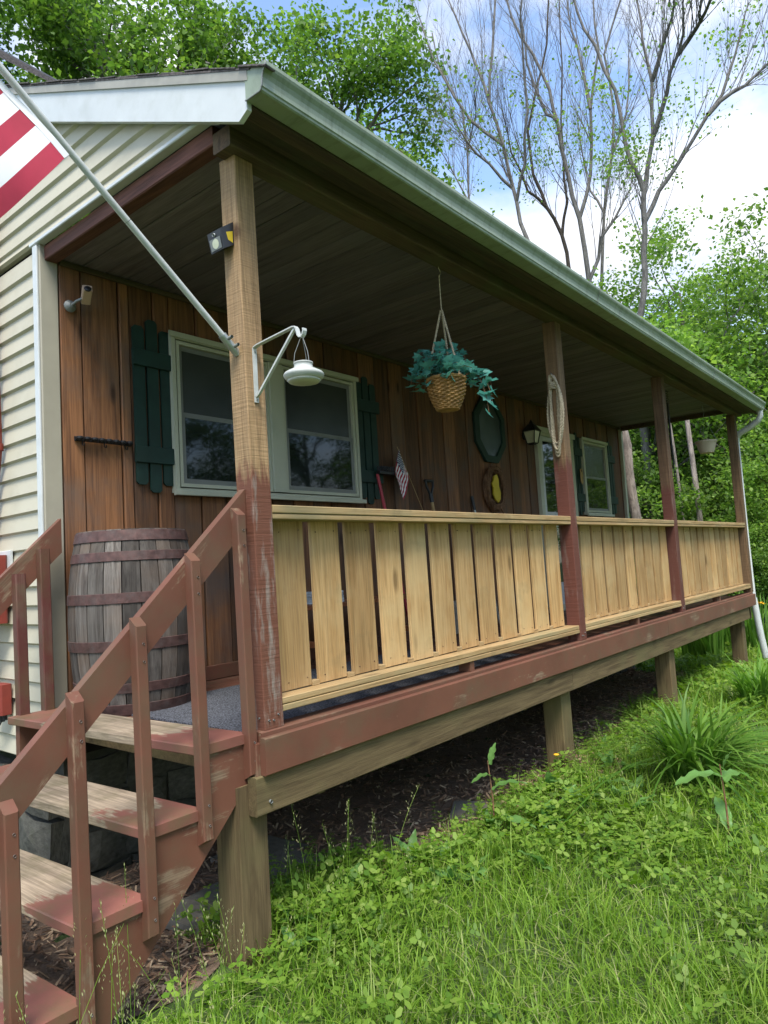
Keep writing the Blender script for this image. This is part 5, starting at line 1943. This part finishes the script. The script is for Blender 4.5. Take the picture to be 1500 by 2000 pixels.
def bearing(px, dist):
    """ground point in the direction of a picture column (of 1500), at a distance from where one stands"""
    a = math.atan((px - 750) / 1376.15)
    A = yaw + a
    return CAM.x + dist * math.sin(A), CAM.y + dist * math.cos(A)
def tree(proto, x, y, s, rz, leaf, bark, name, label, group=None, sz=None):
    o = thing(name, label, 'tree', (x, y, float(gz(x, y)) - 0.05), group)
    o.rotation_euler = (0, 0, rz)
    o.scale = (s, s, sz or s)
    for nm, me, mt_ in (('trunk', proto[0], bark), ('crown', proto[1], leaf)):
        if len(me.materials) == 0:
            me.materials.append(M[mt_])
        q = mk(nm, me, None, o)
        q.material_slots[0].link = 'OBJECT'
        q.material_slots[0].material = M[mt_]
    return o

G = 'trees around the house'
MAIN = [
    # px, dist, proto, scale, leaf, label
    (535, 20, PA, 1.16, 'leafA', 'big dense leafy tree rising behind the porch roof corner'),
    (395, 22, PA, 1.2, 'leafA', 'leafy tree above the middle of the white rake board'),
    (235, 22, PA, 1.14, 'leafA', 'darker leafy tree behind the flagpole top'),
    (90, 21, PB, 1.3, 'leafA', 'leafy tree above the dark shingled roof at the far left'),
    (-60, 20, PA, 1.1, 'leafC', 'leafy tree cut off by the left picture edge'),
    (310, 25, PA, 1.2, 'leafA', 'leafy tree filling the gap between flagpole and rake board'),
    (1345, 18, PC, 0.92, 'leafB', 'bright green leafy tree right of the bare trees'),
    (1430, 23, PB, 0.86, 'leafA', 'leafy tree behind the bright green one at the right'),
    (1520, 18, PC, 0.95, 'leafB', 'light green leafy tree at the right picture edge'),
    (1265, 26, PB, 0.72, 'leafA', 'leafy tree low behind the base of the leaning bare tree'),
    (800, 25, PT, 0.72, 'leafB', 'slender feathery tree beside the big dense tree'),
]
for i, (px, d, pr, s, lf, lab) in enumerate(MAIN):
    x, y = bearing(px, d)
    tree(pr, x, y, s, i * 2.4, lf, 'barkdark' if i % 2 else 'bark', 'leafy_tree', lab, G)
# wood beyond the porch end, down to the ground
FW = 'trees and saplings of the wood behind the porch end'
rt_ = np.random.default_rng(5)
for i in range(22):
    px = 1240 + 380 * rt_.random()
    d = rt_.uniform(17, 42)
    x, y = bearing(px, d)
    pr = (PW, PC, PW)[i % 3]
    tree(pr, x, y, rt_.uniform(0.62, 0.9) * (0.8 + d / 75), rt_.uniform(0, 6.28), ('leafB', 'leafA', 'leafB')[i % 3], ('barkdark', 'bark')[i % 2], 'woodland_tree', 'one of the many leafy trees in the wood beyond the far end of the porch', FW)
for i in range(15):
    px = 1215 + 420 * rt_.random()
    d = rt_.uniform(14, 27)
    x, y = bearing(px, d)
    tree(PS, x, y, rt_.uniform(0.7, 1.35), rt_.uniform(0, 6.28), ('leafB', 'leafB', 'leafA')[i % 3], 'barkdark', 'sapling', 'one of the leafy saplings in the undergrowth beyond the far end of the porch', 'saplings of the undergrowth')
for i in range(13):
    px = 1300 + 300 * (i + rt_.random()) / 13
    x, y = bearing(px, rt_.uniform(12.5, 17))
    tree(PS, x, y, rt_.uniform(0.32, 0.5), rt_.uniform(0, 6.28), ('leafB', 'leafA')[i % 2], 'barkdark', 'shrub', 'one of the low leafy shrubs at the edge of the wood beyond the porch end', 'shrubs at the edge of the wood')
for i in range(16):
    px = -150 + 720 * (i + rt_.random()) / 16
    d = rt_.uniform(27, 40)
    x, y = bearing(px, d)
    tree((PA, PB)[i % 2], x, y, rt_.uniform(1.05, 1.35), rt_.uniform(0, 6.28), ('leafA', 'leafC')[i % 2], 'barkdark', 'woodland_tree', 'one of the leafy trees in the wood behind the house roof', 'trees of the wood behind the house')

for i in range(18):
    a = R(92 + 150 * (i + rt_.random() * 0.6) / 18)
    d = rt_.uniform(16, 22)
    tree((PB, PC)[i % 2], CAM.x + 4 + d * math.sin(a), CAM.y + d * math.cos(a), rt_.uniform(0.75, 0.95), i * 1.7, ('leafA', 'leafC')[i % 2], 'barkdark', 'woodland_tree', 'one of the leafy trees across the lawn, mirrored in the window panes', 'trees across the lawn')

# dying trees with bare tops: main limbs set by hand, twigs grown from them
def at(px, py, dist):
    """point on the sight line of a picture position, at a horizontal distance"""
    dx, dy = (px - 750) / 1376.15, (1000 - py) / 1376.15
    v = fw + r2 * dx + u2 * dy
    h = math.hypot(v.x, v.y)
    return np.array([CAM.x, CAM.y, CAM.z]) + np.array(v) * (dist / h)
def Z(x, y): return (700 + x / 1.875, y / 1.875)
BARE = [
    ('bare topped tree, leftmost of the row above the gutter', 18.0, 0.15, [
        [(640, 1050), (620, 880), (580, 740), (530, 530), (480, 380), (490, 200), (500, 20), (505, -150)],
        [(580, 740), (610, 600), (620, 400), (600, 150), (600, -20), (590, -200)],
        [(530, 530), (410, 440), (310, 280), (250, 150), (215, 40)],
        [(480, 380), (440, 260), (380, 120), (330, 0), (300, -100)],
        [(565, 690), (480, 600), (400, 520), (330, 410)]]),
    ('bare topped tree with two stems, second of the row above the gutter', 19.5, 0.15, [
        [(790, 1150), (770, 980), (745, 860), (690, 760), (640, 640), (620, 480), (650, 330), (690, 160), (700, -60)],
        [(745, 860), (765, 740), (750, 560), (745, 330), (740, 150), (730, -120)],
        [(690, 760), (620, 700), (560, 560), (530, 420)]]),
    ('bare topped tree in the middle of the row above the gutter', 18.5, 0.18, [
        [(860, 1180), (845, 1030), (810, 800), (770, 650), (730, 450), (700, 330), (640, 200), (560, 60), (520, -80)],
        [(810, 800), (850, 640), (850, 400), (880, 180), (860, 0), (850, -180)],
        [(850, 400), (820, 250), (780, 110), (760, -40)],
        [(730, 450), (690, 420), (640, 300), (610, 160), (590, 20)],
        [(845, 1030), (890, 870), (970, 740), (1000, 660)]]),
    ('slender half bare tree, fourth of the row above the gutter', 20.5, 0.13, [
        [(895, 1200), (890, 1050), (900, 780), (930, 560), (935, 400), (900, 200), (960, 0), (980, -150)],
        [(900, 780), (850, 700), (820, 560), (800, 420)],
        [(930, 560), (980, 420), (990, 260), (1010, 120)]]),
    ('tall leaning tree with a long bare limb reaching right', 16.5, 0.19, [
        [(1020, 1330), (1030, 1170), (1050, 1000), (1050, 850), (1045, 700), (1000, 600), (970, 480), (940, 330), (870, 170), (800, 40), (770, -100)],
        [(1045, 720), (1080, 500), (1075, 300), (1040, 150), (1020, 0), (1000, -160)],
        [(1050, 810), (1100, 700), (1170, 600), (1280, 420), (1350, 290), (1380, 200), (1410, 80), (1430, 10)],
        [(1280, 420), (1380, 330), (1460, 270), (1540, 190)],
        [(1080, 500), (1130, 340), (1170, 200), (1190, 60), (1200, -60)],
        [(1075, 300), (1110, 180), (1150, 60), (1180, -80)],
        [(1170, 200), (1240, 100), (1290, 0), (1320, -80)]]),
    ('thin half bare tree between the feathery tree and the bare row', 22.0, 0.10, [
        [(400, 900), (405, 740), (400, 560), (380, 400), (300, 250), (270, 120)],
        [(400, 560), (430, 420), (440, 300)],
        [(405, 740), (340, 620), (280, 520)]]),
]
for bi, (lab, dist, r0, limbs) in enumerate(BARE):
    r_ = np.random.default_rng(40 + bi)
    tb, tips, fine = TB(), [], []
    first = at(*Z(*limbs[0][0]), dist)
    zg = float(gz(first[0], first[1])) - 0.2
    for li, limb in enumerate(limbs):
        dj = 0 if li == 0 else r_.normal(0, 1.2)
        P = []
        nl = len(limb)
        for k, (a, b) in enumerate(limb):
            t = k / (nl - 1)
            P.append(at(*Z(a, b), dist + dj * t * min(1, li)))
        if li == 0:
            P = [np.array([P[0][0] + 0.1, P[0][1], zg])] + P
        P = np.array(P)
        # smooth the limb
        Q = [P[0]]
        for k in range(len(P) - 1):
            m1 = P[k] * 0.5 + P[k + 1] * 0.5 + r_.normal(0, 0.035, 3)
            Q += [m1, P[k + 1]]
        Q = np.array(Q)
        ra = r0 * 0.46 if li == 0 else r0 * 0.29
        rad = np.linspace(ra, ra * 0.10 + 0.008, len(Q)) if li else np.interp(np.linspace(0, 1, len(Q)), [0, 0.25, 1], [ra * 1.1, ra * 0.8, 0.022])
        tb.tube(Q, rad, 8)
        # twigs
        nt_ = int(24 if li == 0 else 17)
        for j in range(nt_):
            t = 0.30 + 0.70 * r_.random() if li == 0 else 0.12 + 0.88 * r_.random()
            f = t * (len(Q) - 1)
            i0 = min(int(f), len(Q) - 2)
            p = Q[i0] + (Q[i0 + 1] - Q[i0]) * (f - i0)
            axd = Q[i0 + 1] - Q[i0]
            axd = axd / (np.linalg.norm(axd) + 1e-9)
            sd_ = r_.normal(0, 1, 3)
            sd_ -= axd * (sd_ @ axd)
            sd_ /= np.linalg.norm(sd_)
            dd = axd * 0.85 + sd_ * 0.5 + np.array([0, 0, 0.4])
            dd /= np.linalg.norm(dd)
            sub_t = []
            grow(tb, sub_t, p, dd, r_.uniform(1.0, 2.4) * (1.2 - 0.6 * t), max(0.012 * (1.1 - 0.5 * t), 0.0055), 2, 4, r_, (0, 0, 4, 3), (0, 0, 0.45, 0.5), 0.12, 0.07, (6, 5, 4, 3, 3), 0.35)
            for q in sub_t:
                # leaves only low in the crown
                lo = np.clip((13.5 - q[2]) / 6.0, 0, 1)
                if r_.random() < 0.24 * lo or not tips:
                    tips.append(q)
    o = thing('bare_tree', lab, 'tree', (first[0], first[1], zg), 'half bare trees above the gutter')
    off = -np.array([first[0], first[1], zg])
    me = tb.mesh()
    me.transform(Matrix.Translation(Vector(off)))
    mk('trunk', me, 'bark' if bi != 1 else 'barkdark', o)
    V, F = leaf_cloud(np.array(tips) + off, 15, 0.17, 0.075, r_)
    mk('crown', arr(V, F, 4), 'leafB', o)
    print(lab, len(me.polygons), len(F))

# bare snags seen through the porch opening
def snag(px0, d, r, h, lab, lean=(0, 0)):
    x, y = bearing(px0, d)
    z = float(gz(x, y)) - 0.1
    o = thing('snag', lab, 'tree trunk', (x, y, z), 'pale trunks seen through the porch')
    r_ = np.random.default_rng(int(px0))
    pts = [np.array([lean[0] * (k / 9) ** 2 + r_.normal(0, r * 0.16), lean[1] * (k / 9) ** 2 + r_.normal(0, r * 0.16), h * k / 9]) for k in range(10)]
    tb = TB().tube(pts, np.linspace(r * 1.12, r * 0.72, 10), 10)
    e = pts[-1]
    for q in range(5):
        a = q * 1.25
        tb.tube([e + np.array([0.55 * r * math.cos(a), 0.55 * r * math.sin(a), -0.08]), e + np.array([0.4 * r * math.cos(a), 0.4 * r * math.sin(a), r_.uniform(0.05, 0.35)])], (r * 0.35, r * 0.08), 5)
    mk('trunk', tb.mesh(), 'barkpale', o)
snag(1247, 12.0, 0.095, 3.95, 'thick pale broken trunk seen through the porch beside the end window', (-0.12, 0.1))
snag(1368, 14.0, 0.055, 5.2, 'slim pale trunk seen below the hanging pot', (-0.1, 0.1))
snag(1338, 15.0, 0.03, 5.0, 'thinnest pale trunk seen between the last two posts', (-0.25, 0.1))
